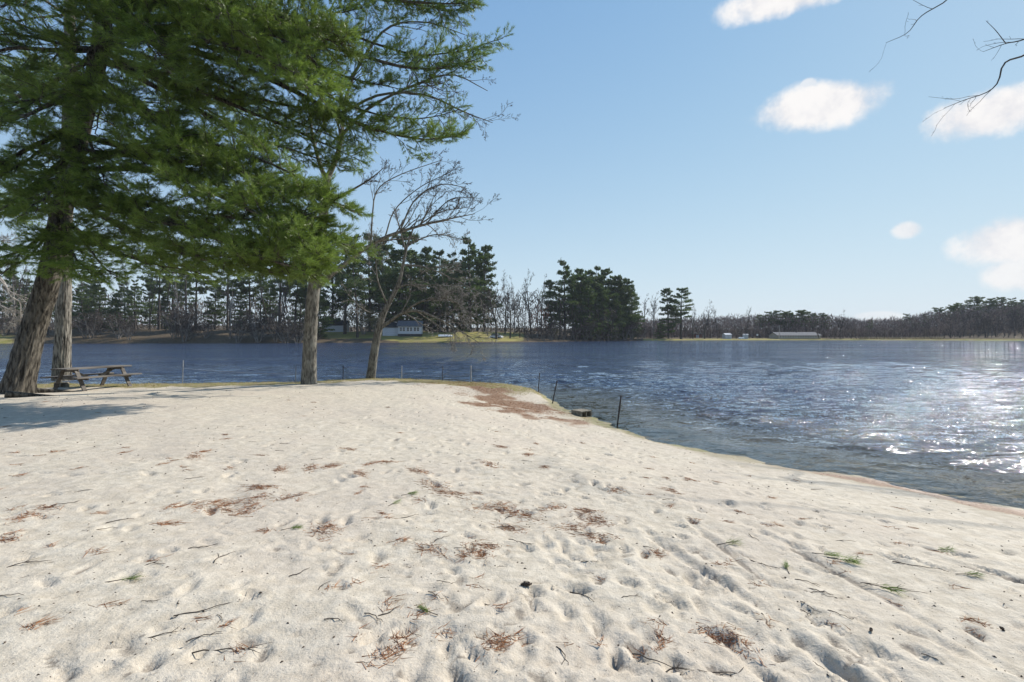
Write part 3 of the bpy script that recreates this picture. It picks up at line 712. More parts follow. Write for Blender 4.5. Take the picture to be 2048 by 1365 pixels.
    for pts, r0, k in [([hub, W(2200, 70, 16.4) - b, W(2048, 112, 16) - b, W(2008, 128, 16) - b, W(1996, 165, 16) - b, W(1972, 186, 16) - b, W(1930, 200, 16) - b, W(1888, 217, 16) - b], .038, (8, 4, 2)),
                       ([hub + [0, 0, .6], W(2180, 45, 16.6) - b, W(2048, 80, 16.6) - b, W(2010, 88, 16.6) - b, W(1966, 104, 16.6) - b], .035, (6, 3, 2)),
                       ([W(2012, 88, 16.6) - b, W(1992, 62, 16.6) - b, W(1972, 42, 16.6) - b], .014, (2, 2, 2)),
                       ([hub + [-.3, .2, 3.0], W(2050, -90, 17) - b, W(1892, 3, 17) - b, W(1842, 33, 17) - b, W(1815, 66, 17) - b, W(1772, 86, 17) - b], .028, (6, 3, 2)),
                       ([hub + [0, 0, 1.5], hub + [2.2, .6, 3.8], hub + [4.2, 1.0, 6.8]], .1, (9, 6, 4)), ([hub + [0, 0, .5], hub + [.6, -2.2, 3.0], hub + [1.2, -4.4, 5.8]], .1, (9, 6, 4))]:
        T.limb(catmull(pts, 18), r0, .006, 0, k, 3, .13, (.35, .9), .02, .45)
    obj('limbs', T.w, M['twig'], t); obj('twigs', T.twigs(.010), M['twig'], t, smooth=False)
near_bare()

# ------------------------------------------------------------------ far trees: prototypes of unit height scaled to size
def proto_pine(seed, width=.20, start=.22, dens=1.0, ragged=.5):
    r = np.random.default_rng(seed); H = 24.; w = Geo(); A = []; B = []
    lean = r.normal(size=2) * .6
    P = np.array([[lean[0] * t ** 2, lean[1] * t ** 2, H * t] for t in np.linspace(0, 1, 9)])
    w.tube(P, np.linspace(.42, .04, 9), 7)
    z = start * H
    while z < H * .985:
        t = (z / H - start) / (1 - start)
        prof = ((1 - t) ** .5 * (.6 + .4 * min(1, t / .25)) + .08) * (.75 + .5 * r.random())
        for a in r.uniform(0, 6.28) + np.arange(r.integers(3, 6)) * r.uniform(1.1, 1.6):
            if r.random() < .12 * ragged * 2: continue
            ln = H * width * prof * r.uniform(1 - ragged * .75, 1.15)
            tl = r.uniform(-.05, .28) + .5 * t ** 2
            d = np.array([math.cos(a), math.sin(a), tl]); d /= np.linalg.norm(d); lat = np.array([-math.sin(a), math.cos(a), 0])
            zz = z + r.uniform(-.6, .6) * (1 - t); p0 = np.array([lean[0] * (zz / H) ** 2, lean[1] * (zz / H) ** 2, zz])
            w.tube(np.array([p0, p0 + d * ln * .5 - UP * .05 * ln, p0 + d * ln * .95]), [.07 * (1 - .6 * t), .05, .02], 3, False)
            n = int((46 + 62 * ln / 4) * dens)
            s = r.uniform(.28, 1.04, n) ** .8; c = p0 + d * (s * ln)[:, None] + lat * (r.normal(size=n) * .20 * ln * (.35 + .7 * np.sin(np.clip(s, 0, 1) * 2.6)))[:, None]
            c += UP * (r.normal(size=n) * .24 + .10 - .10 * np.abs(s - .6) * ln * .3)[:, None]
            dd = nrm(d * .7 + r.normal(size=(n, 3)) * .55 + UP * .35)
            l = r.uniform(.38, .8, n)[:, None]; A.append(c - dd * l * .3); B.append(c + dd * l * .7)
        z += r.uniform(.6, 1.5)
    f = Geo(); A = np.concatenate(A); B = np.concatenate(B); f.ribbons(A, B, r.uniform(.22, .42, len(A)), r)
    return w.mesh('trunk', M['far_bark']), f.mesh('crown', M['far_pine'], False), H
def proto_bare(seed, twigmat, H=20., spread=.5, trunk_frac=.35, r0=.32, kids=(12, 8, 7), tw=.12, multi=1, barkm='far_bark', ang=(.35, .85)):
    T = Bare(seed, (6, 4, 3, 3)); r = T.r
    for k in range(multi):
        d = nrm(np.array([r.normal() * .08, r.normal() * .08, 1.]) + (np.array([math.cos(k * 2.4), math.sin(k * 2.4), 0]) * .35 if multi > 1 else 0))
        P = [np.array([r.normal() * .15 * (multi > 1), r.normal() * .15 * (multi > 1), -.3])]; n = 8
        for j in range(n): d = nrm(d + r.normal(size=3) * .06 + UP * .06); P.append(P[-1] + d * H * .8 / n)
        T.limb(P, r0, r0 * .2, 0, kids, 3, spread, ang, .18, trunk_frac)
    tm, cm = T.w.mesh('trunk', M[barkm]), T.twigs(tw).mesh('crown', M[twigmat], False)
    top = np.zeros(len(cm.vertices) * 3, np.float32); cm.vertices.foreach_get('co', top); return tm, cm, float(np.percentile(top[2::3], 98))
PINES = [proto_pine(s, wd, st, dn, rg) for s, wd, st, dn, rg in [(1, .25, .25, 1.0, .7), (2, .21, .12, 1.0, .65), (3, .28, .38, 1.0, .8), (4, .21, .45, 1.0, .7), (5, .25, .06, 1.1, .55), (6, .17, .15, 1.0, .6)]]
BARES = [proto_bare(11, 'far_twig', 20, .46, .3), proto_bare(12, 'far_twig', 20, .40, .35, .3, barkm='far_pale'), proto_bare(13, 'far_twig', 20, .36, .45, .22, (11, 8, 7)), proto_bare(14, 'far_twig', 20, .55, .25, .4),
         proto_bare(18, 'far_twig', 20, .30, .5, .2, (11, 8, 6))]
RED = [proto_bare(15, 'red_twig', 11, .5, .15, .13, (10, 7, 6), .09, 2)]
SHRUB = [proto_bare(16, 'far_twig', 6, .6, .1, .10, (10, 7, 6), .09, 4, 'far_pale', (.4, 1.1)), proto_bare(17, 'olive_twig', 6, .55, .1, .08, (11, 8, 7), .09, 5, 'far_pale', (.4, 1.1))]
MAUVE = [proto_bare(21, 'mauve_twig', 15, .5, .2, .2, (11, 8, 7), .15, 2), proto_bare(22, 'mauve_twig', 15, .45, .25, .2, (11, 8, 7), .15, 1), proto_bare(23, 'far_twig', 15, .5, .2, .2, (11, 8, 7), .15, 2)]
rt = random.Random(4)
def tree(name, proto, x, y, h, label, group=None, cat='tree', wide=1.0, z=None):
    me_t, me_c, H = proto; s = h / H
    o = thing(name, label, cat, (x, y, (fz(x, y) if z is None else z) - .1), group, rt.uniform(0, 6.28)); o.scale = (s * wide * (1.15 if name == 'pine_tree' else 1), s * wide * (1.15 if name == 'pine_tree' else 1), s)
    link('trunk', me_t, o); link('crown', me_c, o)
    return o
def tree_px(name, proto, px, top, Y, label, group=None, wide=1.0, cat='tree'):
    x = (px - CX) / F * Y; z = fz(x, Y); h = ZC + (HY - top) / F * Y - z
    return tree(name, proto, x, Y, max(h, 2), label, group, cat, wide)

def far_trees():
    g1 = 'tall pines behind the white house'
    for px, top, Y, k, w in [(940, 478, 186, 0, 1.05), (968, 492, 190, 1, .95), (905, 508, 185, 0, .9), (880, 504, 195, 3, .9), (850, 495, 188, 1, .9), (822, 505, 192, 3, .9), (800, 460, 182, 5, 1.25),
                             (770, 480, 196, 2, .9), (920, 540, 200, 4, .9), (955, 530, 205, 1, .9), (860, 530, 205, 4, .9), (740, 470, 190, 0, .9), (785, 510, 200, 1, 1.0), (835, 520, 208, 0, 1.0), (895, 520, 212, 0, 1.0), (932, 515, 210, 1, 1.0), (815, 545, 212, 4, 1.0), (875, 560, 200, 4, .9), (760, 530, 206, 4, 1.0)]:
        lab = {940: 'tallest broad-crowned pine right of the white house, above the overturned boat', 968: 'ragged pine at the open end of the stand, next to the tallest broad-crowned one', 800: 'narrow spired dark tree rising straight behind the white house roof',
               740: 'tall pine between the white shed and the white house', 770: 'high-crowned pine with bare trunk above the garage of the white house', 920: 'short full pine tucked under the tallest broad-crowned pine'}.get(px, 'tall dark pine in the stand behind the white house across the lake')
        tree_px('pine_tree', PINES[k], px, top, Y, lab, g1, w)
    g2 = 'pines on the point'
    for px, top, Y, k, w in [(1130, 523, 206, 0, 1.0), (1103, 560, 204, 5, .9), (1163, 538, 212, 1, .95), (1190, 534, 216, 0, 1.0), (1214, 541, 222, 4, .95), (1236, 552, 222, 1, 1.05), (1252, 560, 226, 4, 1.0),
                             (1264, 572, 230, 4, .8), (1178, 560, 206, 4, .8), (1146, 570, 204, 1, .7), (1228, 590, 216, 4, .8), (1206, 575, 211, 1, .8), (1120, 575, 209, 0, 1.0), (1152, 548, 222, 0, 1.1), (1178, 542, 228, 1, 1.1), (1203, 548, 230, 0, 1.1), (1226, 556, 232, 4, 1.2), (1246, 575, 224, 4, 1.0), (1190, 590, 210, 4, 1.0), (1160, 600, 206, 4, .9), (1216, 600, 213, 4, .9), (1242, 600, 221, 4, .9)]:
        lab = {1130: 'tallest pine on the wooded point, standing above its neighbours', 1103: 'narrow pine next to the tallest pine on the wooded point', 1228: 'bright green pine with boughs low over the water on the wooded point', 1264: 'last small pine at the outer end of the wooded point',
               1146: 'short thin pine in front of the tallest pine on the wooded point'}.get(px, 'dense green pine in the clump on the wooded point')
        tree_px('pine_tree', PINES[k], px, top, Y, lab, g2, w)
    tree_px('pine_tree', PINES[5], 1337, 577, 240, 'thin pine with gappy boughs, the narrower of the pair past the point', None, 1.15)
    tree_px('pine_tree', PINES[3], 1362, 577, 240, 'lone pine with bare lower trunk, the fuller of the pair past the point', None, 1.35)
    tree_px('pine_tree', PINES[4], 1320, 646, 238, 'small bright pine under the pair of thin pines', None, 1.3)
    tree_px('pine_tree', PINES[4], 636, 576, 162, 'young green pine with low boughs left of the white shed', None, 1.0)
    g3 = 'pines on the left far shore'
    for px, top, Y, k, w in [(20, 540, 165, 1, 1), (165, 575, 160, 4, 1.1), (200, 560, 166, 4, 1), (232, 590, 162, 4, .9), (318, 500, 168, 3, .9), (345, 520, 182, 3, .8), (372, 540, 168, 2, .8), (392, 500, 178, 3, .9),
                             (455, 510, 170, 3, .8), (500, 505, 176, 3, .9), (520, 540, 186, 2, .7), (560, 500, 166, 3, .9), (590, 520, 176, 2, .9), (612, 500, 165, 3, .9), (690, 470, 172, 2, .9), (665, 500, 186, 1, .9),
                             (-40, 540, 160, 1, 1), (95, 540, 172, 0, 1), (270, 560, 182, 0, .8), (-110, 520, 158, 0, 1), (55, 560, 178, 4, 1), (130, 565, 184, 1, 1), (180, 550, 188, 1, 1), (250, 565, 186, 4, 1), (300, 560, 190, 1, 1), (430, 560, 188, 1, 1), (480, 570, 186, 4, .9), (540, 560, 190, 1, 1), (600, 565, 184, 4, .9), (330, 590, 176, 4, .9), (715, 505, 166, 2, .85)]:
        lab = {165: 'low full pine across the water just past the straight pine trunk', 200: 'taller low-boughed pine in the group past the straight pine trunk', 232: 'shortest low-boughed pine in the group past the straight pine trunk', 690: 'tall high-crowned pine directly above the white shed',
               715: 'pine with thick bare trunk at the end of the white shed', 665: 'dense pine rising behind the white shed roof'}.get(px, 'dark pine standing among bare trunks on the brown bank left of the shed')
        tree_px('pine_tree', PINES[k], px, top, Y, lab, g3, w)
    g4 = 'bare trees on the left far shore'
    for i in range(52):
        px = rt.uniform(-160, 640); Y = rt.uniform(150, 185)
        if 640 < px < 710: continue
        tree_px('bare_tree', BARES[rt.choice([1, 2, 2, 4, 4])], px, rt.uniform(505, 590), Y, 'bare grey tree with slender trunk on the brown bank left of the shed', g4, rt.uniform(.7, 1))
    g5 = 'shrubs on the left far shore'
    for i in range(26):
        px = rt.choice([rt.uniform(150, 370), rt.uniform(-60, 640)]); Y = rt.uniform(147, 153)
        tree_px('bare_shrub', SHRUB[0], px, rt.uniform(610, 655), Y, 'tangled leafless shrub at the water on the brown bank left of the shed', g5, rt.uniform(.9, 1.4), 'shrub')
    tree_px('rounded_shrub', SHRUB[1], 728, 618, 172, 'round olive shrub between the white shed and the white house', None, 1.5, 'shrub')
    tree_px('rounded_shrub', SHRUB[1], 752, 632, 170, 'smaller olive shrub close to the garage of the white house', None, 1.3, 'shrub')
    for i in range(9):
        tree_px('bare_shrub', SHRUB[0], 585 + i * 7 + rt.uniform(-3, 3), rt.uniform(668, 676), 156.5 + .4 * i, 'low brown bush on the bank below the white shed', 'low bushes below the shed', rt.uniform(1.2, 1.8), 'shrub')
    tree_px('bare_tree', BARES[3], 993, 545, 169, 'big spreading bare tree standing beside the parked car', None, .9)
    g6 = 'bare trees between house and point'
    for px, top, Y in [(1010, 545, 190), (1030, 552, 200), (975, 560, 176), (1048, 560, 196), (1062, 543, 200), (1082, 548, 204), (1020, 575, 178), (1075, 580, 192), (1040, 590, 184), (1092, 590, 197), (880, 575, 192), (850, 580, 186), (930, 590, 182), (905, 600, 178)]:
        tree_px('bare_tree', BARES[rt.choice([0, 1, 2, 3])], px, top, Y, 'leafless tree in the gap between the car and the wooded point', g6, rt.uniform(.75, 1))
    tree_px('budding_tree', RED[0], 1078, 612, 186, 'reddish budding maple beside the wooded point', None, 1.1)
    tree_px('budding_tree', RED[0], 1064, 628, 184, 'smaller reddish budding maple at the end of the lawn', None, 1.0)
    for i, px in enumerate([1056, 1088, 1100, 1112, 1128, 1150, 1170, 1196, 1225, 1250, 1262, 1275, 1284]):
        Y = np.interp(px, [1050, 1130, 1200, 1290], [173, 192, 208, 224]); tree_px('bare_shrub', SHRUB[i % 4 == 3], px, rt.uniform(640, 662), float(Y), 'leafless brush along the waterline of the wooded point', 'brush along the point', rt.uniform(.9, 1.4), 'shrub')
    tree_px('bare_tree', BARES[2], 1268, 610, 227, 'leaning bare tree at the tip of the wooded point', None, 1.1)
    for px, top, k, lab in [(1290, 588, 1, 'bare tree next to the tip of the wooded point, left of two twins'), (1308, 584, 1, 'bare forked tree just left of the thin gappy pine'), (1322, 592, 2, 'slender bare tree against the thin gappy pine'),
                            (1386, 612, 0, 'crooked bare tree right beside the lone fuller pine'), (1409, 603, 3, 'broad dark bare oak standing alone on the far lawn'), (1435, 611, 4, 'slim pale bare tree right of the broad bare oak'),
                            (1494, 613, 4, 'slim bare tree above the two white booths')]:
        tree_px('bare_tree', BARES[k], px, top, 243, lab, None, 1.0)
    # far woods on the right
    prof = [(1275, 640), (1400, 645), (1480, 636), (1540, 638), (1640, 636), (1700, 644), (1760, 646), (1820, 642), (1880, 630), (1930, 618), (2000, 612), (2060, 606), (2300, 590)]
    pxs = [p for p, _ in prof]; tys = [t for _, t in prof]
    n = 0
    for i in range(170):
        px = 1270 + (i + rt.random()) * 6.0; row = i % 3; Y = 250 + row * 14 + rt.uniform(-5, 5)
        if row == 0 and 1545 < px < 1655: Y += 12
        top = np.interp(px, pxs, tys) + rt.uniform(-4, 16) + (2 - row) * 4
        tree_px('bare_tree', MAUVE[rt.choice([0, 1, 2])], px, top, Y, 'mauve-brown leafless tree in the wood along the far shore', 'bare wood along the far shore', rt.uniform(1.1, 1.6))
    for px, top, w in [(1520, 630, 1), (1537, 624, 1.3), (1553, 622, 1.4), (1568, 623, 1.3), (1580, 626, 1), (1598, 622, 1.4), (1613, 621, 1.4), (1626, 627, 1.1), (1650, 627, .9), (1740, 640, .8)]:
        tree_px('pine_tree', PINES[rt.choice([2, 3])], px, top, 272, 'flat-topped pine in the row behind the long low building', 'pines behind the long building', w * 1.25)
    for px, top, w in [(1815, 628, 1.4), (1885, 616, 1.2), (1902, 611, 1.2), (1918, 607, 1), (1948, 596, 1.4), (1975, 599, 1.2), (1988, 602, 1), (2004, 595, 1.2), (2024, 597, 1.2), (2044, 600, 1), (1850, 628, .9), (2080, 596, 1.2), (2110, 590, 1.2)]:
        tree_px('pine_tree', PINES[rt.choice([2, 0, 3])], px, top, 285, 'dark pine topping the wooded rise at the right end of the lake', 'pines on the wooded rise', w * 1.2)
    for i in range(46):
        px = 1640 + i * 10 + rt.uniform(-5, 5); tree_px('bare_shrub', MAUVE[i % 2], px, rt.uniform(652, 664), 243 + rt.uniform(-4, 4), 'low mauve brush edging the far shore beside the wood', 'brush edging the far shore', rt.uniform(1.3, 2.0), 'shrub')
    tree_px('bare_tree', BARES[3], 1680, 621, 246, 'lone dark bare tree standing above the brush on the far shore', None, .9)
    tree_px('bare_tree', BARES[2], 1698, 640, 246, 'short dark bare tree next to the lone bare tree', None, .9)
far_trees()
def far_wood():
    """the woods behind the first rows of trees, a mass of trunks and twigs nobody could count"""
    r = np.random.default_rng(77); n = 120000
    px = r.uniform(-500, 2500, n); px = np.where((px < 1240) & (r.random(n) < .45), r.uniform(1240, 2300, n), px)
    Y = np.where(px > 1240, r.uniform(262, 330, n), r.uniform(188, 260, n)); X = (px - CX) / F * Y; Z = far_h(X, Y)
    sky = np.interp(px, [-500, 150, 330, 640, 700, 1000, 1060, 1240, 1290, 1480, 1540, 1640, 1720, 1800, 1880, 1940, 2060, 2500], [560, 578, 600, 590, 590, 585, 590, 610, 640, 634, 632, 630, 640, 638, 624, 612, 606, 580])
    cl = vnoise(px / 16, Y * .12, 5, 8) * .6 + vnoise(px / 6, Y * .3, 9, 2) * .4
    H = ZC + (HY - sky) / F * Y - Z; H = H * (.72 + .5 * cl); keep = r.random(n) < np.where(px < 1240, 1.0, 1.0)
    a = np.stack([X, Y, Z + H * r.uniform(0, .96, n) ** 1.15], 1); d = nrm(r.normal(size=(n, 3)) * .5 + UP); b = a + d * r.uniform(.9, 2.4, (n, 1))
    px, a, b = px[keep], a[keep], b[keep]
    for k, mt, lab in ((px > 1240, 'mauve_twig', 'mauve mass of leafless wood behind the long low building'), (px <= 1240, 'far_twig', 'grey-brown mass of leafless wood behind the white house and shed')):
        g = Geo(); g.ribbons(a[k], b[k], r.uniform(.14, .46, k.sum()), r)
        obj('far_wood', g, M[mt], None, False, kind='stuff', label=lab, cat='wood')
    # reeds on the far right shore
    n = 5000; px = r.uniform(1560, 2080, n); Y = np.interp(px, [1550, 1700, 1900, 2048, 2500], [237, 237.5, 230.5, 221, 196]) + r.uniform(.2, 3, n); X = (px - CX) / F * Y; Z = far_h(X, Y)
    hh = np.where((px > 1720) & (px < 1890), 1.5, .7) * r.uniform(.5, 1, n); a = np.stack([X, Y, Z - .05], 1); b = a + np.stack([r.normal(0, .15, n), r.normal(0, .15, n), hh], 1)
    g = Geo(); g.ribbons(a, b, r.uniform(.06, .14, n), r)
    obj('reeds', g, simple('dry_reed', (.28, .22, .12), (.44, .36, .22), 2, .9), None, False, kind='stuff', label='dry tan reeds along the far shore', cat='reeds')
far_wood()

# ------------------------------------------------------------------ things on the beach
M['old_wood'] = simple('weathered_wood', (.07, .06, .052), (.21, .19, .168), 7, .85, .5, (1, .12, 1), .2, bdist=.006)
M['concrete'] = simple('rough_concrete', (.15, .13, .10), (.30, .27, .215), 14, .95, .7, spec=.1)
M['dark_metal'] = simple('rusted_metal', (.022, .019, .018), (.075, .055, .042), 18, .7, .3)
M['grey_metal'] = simple('galvanised_metal', (.22, .21, .20), (.42, .41, .39), 12, .55)

def rounded(o, w=.006):
    b = o.modifiers.new('bevel', 'BEVEL'); b.width = w; b.segments = 2; b.limit_method = 'ANGLE'
    return o
def picnic_table():
    x0, y0 = -15.1, 18.05; z0 = gz(x0, y0)
    t = thing('picnic_table', 'weathered grey wooden picnic table with attached benches under the leaning pine', 'table', (x0, y0, z0), rz=math.radians(-13))
    r = random.Random(2)
    def plank(name, cx, z, w, th=.045, L=2.3, parent=t):
        g = Geo(); g.box((0, 0, 0), (w, L + r.uniform(-.02, .02), th)); o = rounded(obj(name, g, M['old_wood'], parent, False)); o.location = (cx, r.uniform(-.01, .01), z + r.uniform(-.003, .003)); o.rotation_euler = (0, r.uniform(-.01, .01), r.uniform(-.004, .004)); return o
    for i in range(5): plank('top_plank', -.292 + .146 * i, .735, .138)
    for sd in (-1, 1):
        for i in range(2): plank('bench_plank', sd * (.60 + .146 * i), .44, .138)
    for yy in (-.80, .80):
        for sd in (-1, 1):
            g = Geo(); g.beam((sd * .27, yy, .715), (sd * .68, yy, -.02), .042, .135, (0, 1, 0)); rounded(obj('leg', g, M['old_wood'], t, False))
        off = .043 if yy < 0 else -.043
        g = Geo(); g.box((0, yy + off, .40), (1.52, .04, .10)); rounded(obj('bench_support', g, M['old_wood'], t, False))
        g = Geo(); g.box((0, yy + off, .67), (.70, .04, .085)); rounded(obj('top_support', g, M['old_wood'], t, False))
        g = Geo(); g.beam((0, yy + off * 1.95, .655), (0, yy * .25, .40), .04, .085); rounded(obj('brace', g, M['old_wood'], t, False))
    g = Geo(); g.box((0, 0, .40), (.09, .5, .04)); rounded(obj('brace_rail', g, M['old_wood'], t, False))
picnic_table()

def cinder_block(name, label, loc, rz, size=(.40, .30, .2), holes=True):
    w, d, h = size
    t = thing(name, label, 'block', loc, rz=rz)
    g = Geo(); th = .035; cw = (w - 3 * th) / 2
    xs = [-w / 2, -w / 2 + th, -w / 2 + th + cw, -w / 2 + 2 * th + cw, w / 2 - th, w / 2]
    for i in (0, 2, 4): g.box(((xs[i] + xs[i + 1]) / 2, 0, h / 2), (th, d, h - 2 * th))
    g.box((0, 0, th / 2), (w, d, th)); g.box((0, 0, h - th / 2), (w, d, th))
    shell = rounded(obj('shell', g, M['concrete'], t, False), .004)
    g = Geo(); g.box((0, 0, h / 2), (w - 2 * th, .03, h - 2 * th)); obj('core_web', g, M['concrete'], t, False)
    return t
p = G(1163, 831, .06); cinder_block('concrete_block', 'two-hole concrete block lying half in the waterline beside the stakes', (p[0], p[1], gz(p[0], p[1]) - .03), math.radians(38), (.42, .40, .21))
p = np.array([-16.35, 18.15]); cinder_block('concrete_block', 'pale concrete block on the grass at the end of the picnic table', (p[0], p[1], gz(*p) - .01), math.radians(20), (.38, .2, .2))

posts = []
def stakes():
    D = [((365, 766), (366.5, 722), 'pale thin fence stake standing alone in the grass right of the picnic table', 'grey_metal', .45, .016),
         ((591, 765), (592, 734), 'pale fence stake hard against the left of the tall bare tree', 'grey_metal', .45, .018),
         ((686, 760), (686.5, 733), 'dark fence stake between the tall bare tree and the slim leaning tree', 'dark_metal', .43, .02),
         ((803, 756.5), (803.5, 733), 'pale fence stake right of the slim leaning tree', 'grey_metal', .44, .024),
         ((885, 761), (885.5, 734), 'thin dark fence stake on the grass bank between two paler stakes', 'dark_metal', .42, .018),
         ((942, 765), (942, 733), 'thick grey fence stake at the edge of the brown needle bank', 'grey_metal', .40, .028),
         ((1076.5, 783), (1079, 747), 'dark metal stake rising from the water off the grassy tip', 'dark_metal', .0, .022),
         ((1105, 808), (1114, 763), 'tilted dark metal stake at the waterline beside the grassy tip', 'dark_metal', .02, .024),
         ((1234.5, 851), (1242, 793), 'tilted dark metal stake past the concrete block, the tallest in the shallows', 'dark_metal', .02, .026)]
    for bp, tp, lab, mt, z, r in D:
        b = G(bp[0], bp[1], z); top = W(tp[0], tp[1], b[1]); zz = gz(b[0], b[1]); t = thing('fence_stake', lab, 'stake', (b[0], b[1], zz), 'fence stakes along the shore')
        top = top - np.array([b[0], b[1], zz]); d = nrm(top)
        g = Geo(); r = r * .8; g.tube(np.array([-d * .15, top * .5, top]), r, 8); obj('shaft', g, M[mt], t)
        g = Geo(); g.tube(np.array([top - d * .03, top + d * .012]), r * 1.25, 8); obj('cap', g, M[mt], t)
        for k in (.35, .62):
            g = Geo(); g.tube(np.array([top * k - d * .012, top * k + d * .012]), r * 1.3, 8); obj('wire_clip', g, M[mt], t)
        posts.append(np.array([b[0], b[1], zz]) + top)
    names = ['lone pale stake', 'stake beside the tall bare tree', 'dark stake between the bare trees', 'pale stake by the leaning tree', 'thin dark stake', 'thick grey stake']
    for i in range(5):
        a = posts[i] - UP * .30; b = posts[i + 1] - UP * .30; s = np.linspace(0, 1, 16)[:, None]
        P = a * (1 - s) + b * s - UP * (.05 + .015 * i) * 4 * s * (1 - s)
        g = Geo(); g.tube(P, .004, 4); obj('fence_wire', g, M['grey_metal'], label=f'thin wire from {names[i]} to {names[i + 1]}', cat='wire', group='wires between the stakes')
stakes()

# ------------------------------------------------------------------ buildings, car, boat across the lake
M['white_siding'] = simple('white_siding', (.46, .47, .50), (.56, .57, .60), 1.5, .7, .25, (.1, .1, 5))
M['grey_siding'] = simple('grey_siding', (.40, .41, .43), (.50, .51, .53), 1.5, .7, .25, (.1, .1, 5))
M['tan_siding'] = simple('tan_siding', (.38, .34, .27), (.48, .44, .36), 1.0, .8)
M['grey_roof'] = simple('grey_shingle', (.09, .093, .10), (.15, .153, .165), 2.0, .9, .3)
M['dark_roof'] = simple('dark_shingle', (.02, .02, .022), (.045, .042, .042), 2.0, .9, .3)
M['footing'] = simple('dark_footing', (.03, .03, .03), (.07, .065, .06), 2.0, .9)
M['red_siding'] = simple('red_brown_siding', (.14, .05, .035), (.20, .08, .055), 1.0, .8)
M['glass'] = simple('window_glass', (.02, .025, .03), (.035, .04, .05), 1.0, .08, spec=.6)
M['trim'] = simple('white_trim', (.70, .70, .70), (.78, .78, .77), 3.0, .6)

def gable(t, name, x0, x1, y0, y1, z, rise, over, mat, axis='x', th=.14):
    """pitched roof slab with gable ends"""
    g = Geo(); xm, ym = (x0 + x1) / 2, (y0 + y1) / 2
    if axis == 'x':
        sec = [(y0 - over, z - over * rise / ((y1 - y0) / 2)), (ym, z + rise), (y1 + over, z - over * rise / ((y1 - y0) / 2))]
        V = [(x, a, b + o) for x in (x0 - over, x1 + over) for o in (0, th) for a, b in sec]
    else:
        sec = [(x0 - over, z - over * rise / ((x1 - x0) / 2)), (xm, z + rise), (x1 + over, z - over * rise / ((x1 - x0) / 2))]
        V = [(a, y, b + o) for y in (y0 - over, y1 + over) for o in (0, th) for a, b in sec]
    g.add(V, [[0, 1, 4, 3], [1, 2, 5, 4], [6, 9, 10, 7], [7, 10, 11, 8], [3, 4, 10, 9], [4, 5, 11, 10], [0, 6, 7, 1], [1, 7, 8, 2], [0, 3, 9, 6], [2, 8, 11, 5]])
    return obj(name, g, mat, t, False)
def walls(t, x0, x1, y0, y1, z0, z1, mat, rise=0, axis='x', name='wall'):
    g = Geo(); V = [(x, y, z) for x in (x0, x1) for y in (y0, y1) for z in (z0, z1)]
    g.add(V, [[0, 1, 3, 2], [4, 6, 7, 5], [0, 4, 5, 1], [2, 3, 7, 6]])
    if rise:
        if axis == 'x':
            for x in (x0, x1): g.add([(x, y0, z1), (x, y1, z1), (x, (y0 + y1) / 2, z1 + rise)], None, [[0, 1, 2]])
        else:
            for y in (y0, y1): g.add([(x0, y, z1), (x1, y, z1), ((x0 + x1) / 2, y, z1 + rise)], None, [[0, 1, 2]])
    return obj(name, g, mat, t, False)
def window(t, x, y, z, w, h, facing='y', fr=.09):
    g = Geo(); d = .05
    def bx(g, c, s): g.box((c[0], y + c[1], c[2]) if facing == 'y' else (y + c[1], c[0], c[2]), s if facing == 'y' else (s[1], s[0], s[2]))
    for sx in (-1, 1): bx(g, (x + sx * (w / 2 + fr / 2), -.03, z), (fr, .09, h + 2 * fr))
    for sz in (-1, 1): bx(g, (x, -.03, z + sz * (h / 2 + fr / 2)), (w, .088, fr))
    bx(g, (x, -.028, z), (w, .05, .05))
    f = obj('window', g, M['trim'], t, False)
    g = Geo(); bx(g, (x, -.012, z), (w, .02, h)); obj('pane', g, M['glass'], f, False)

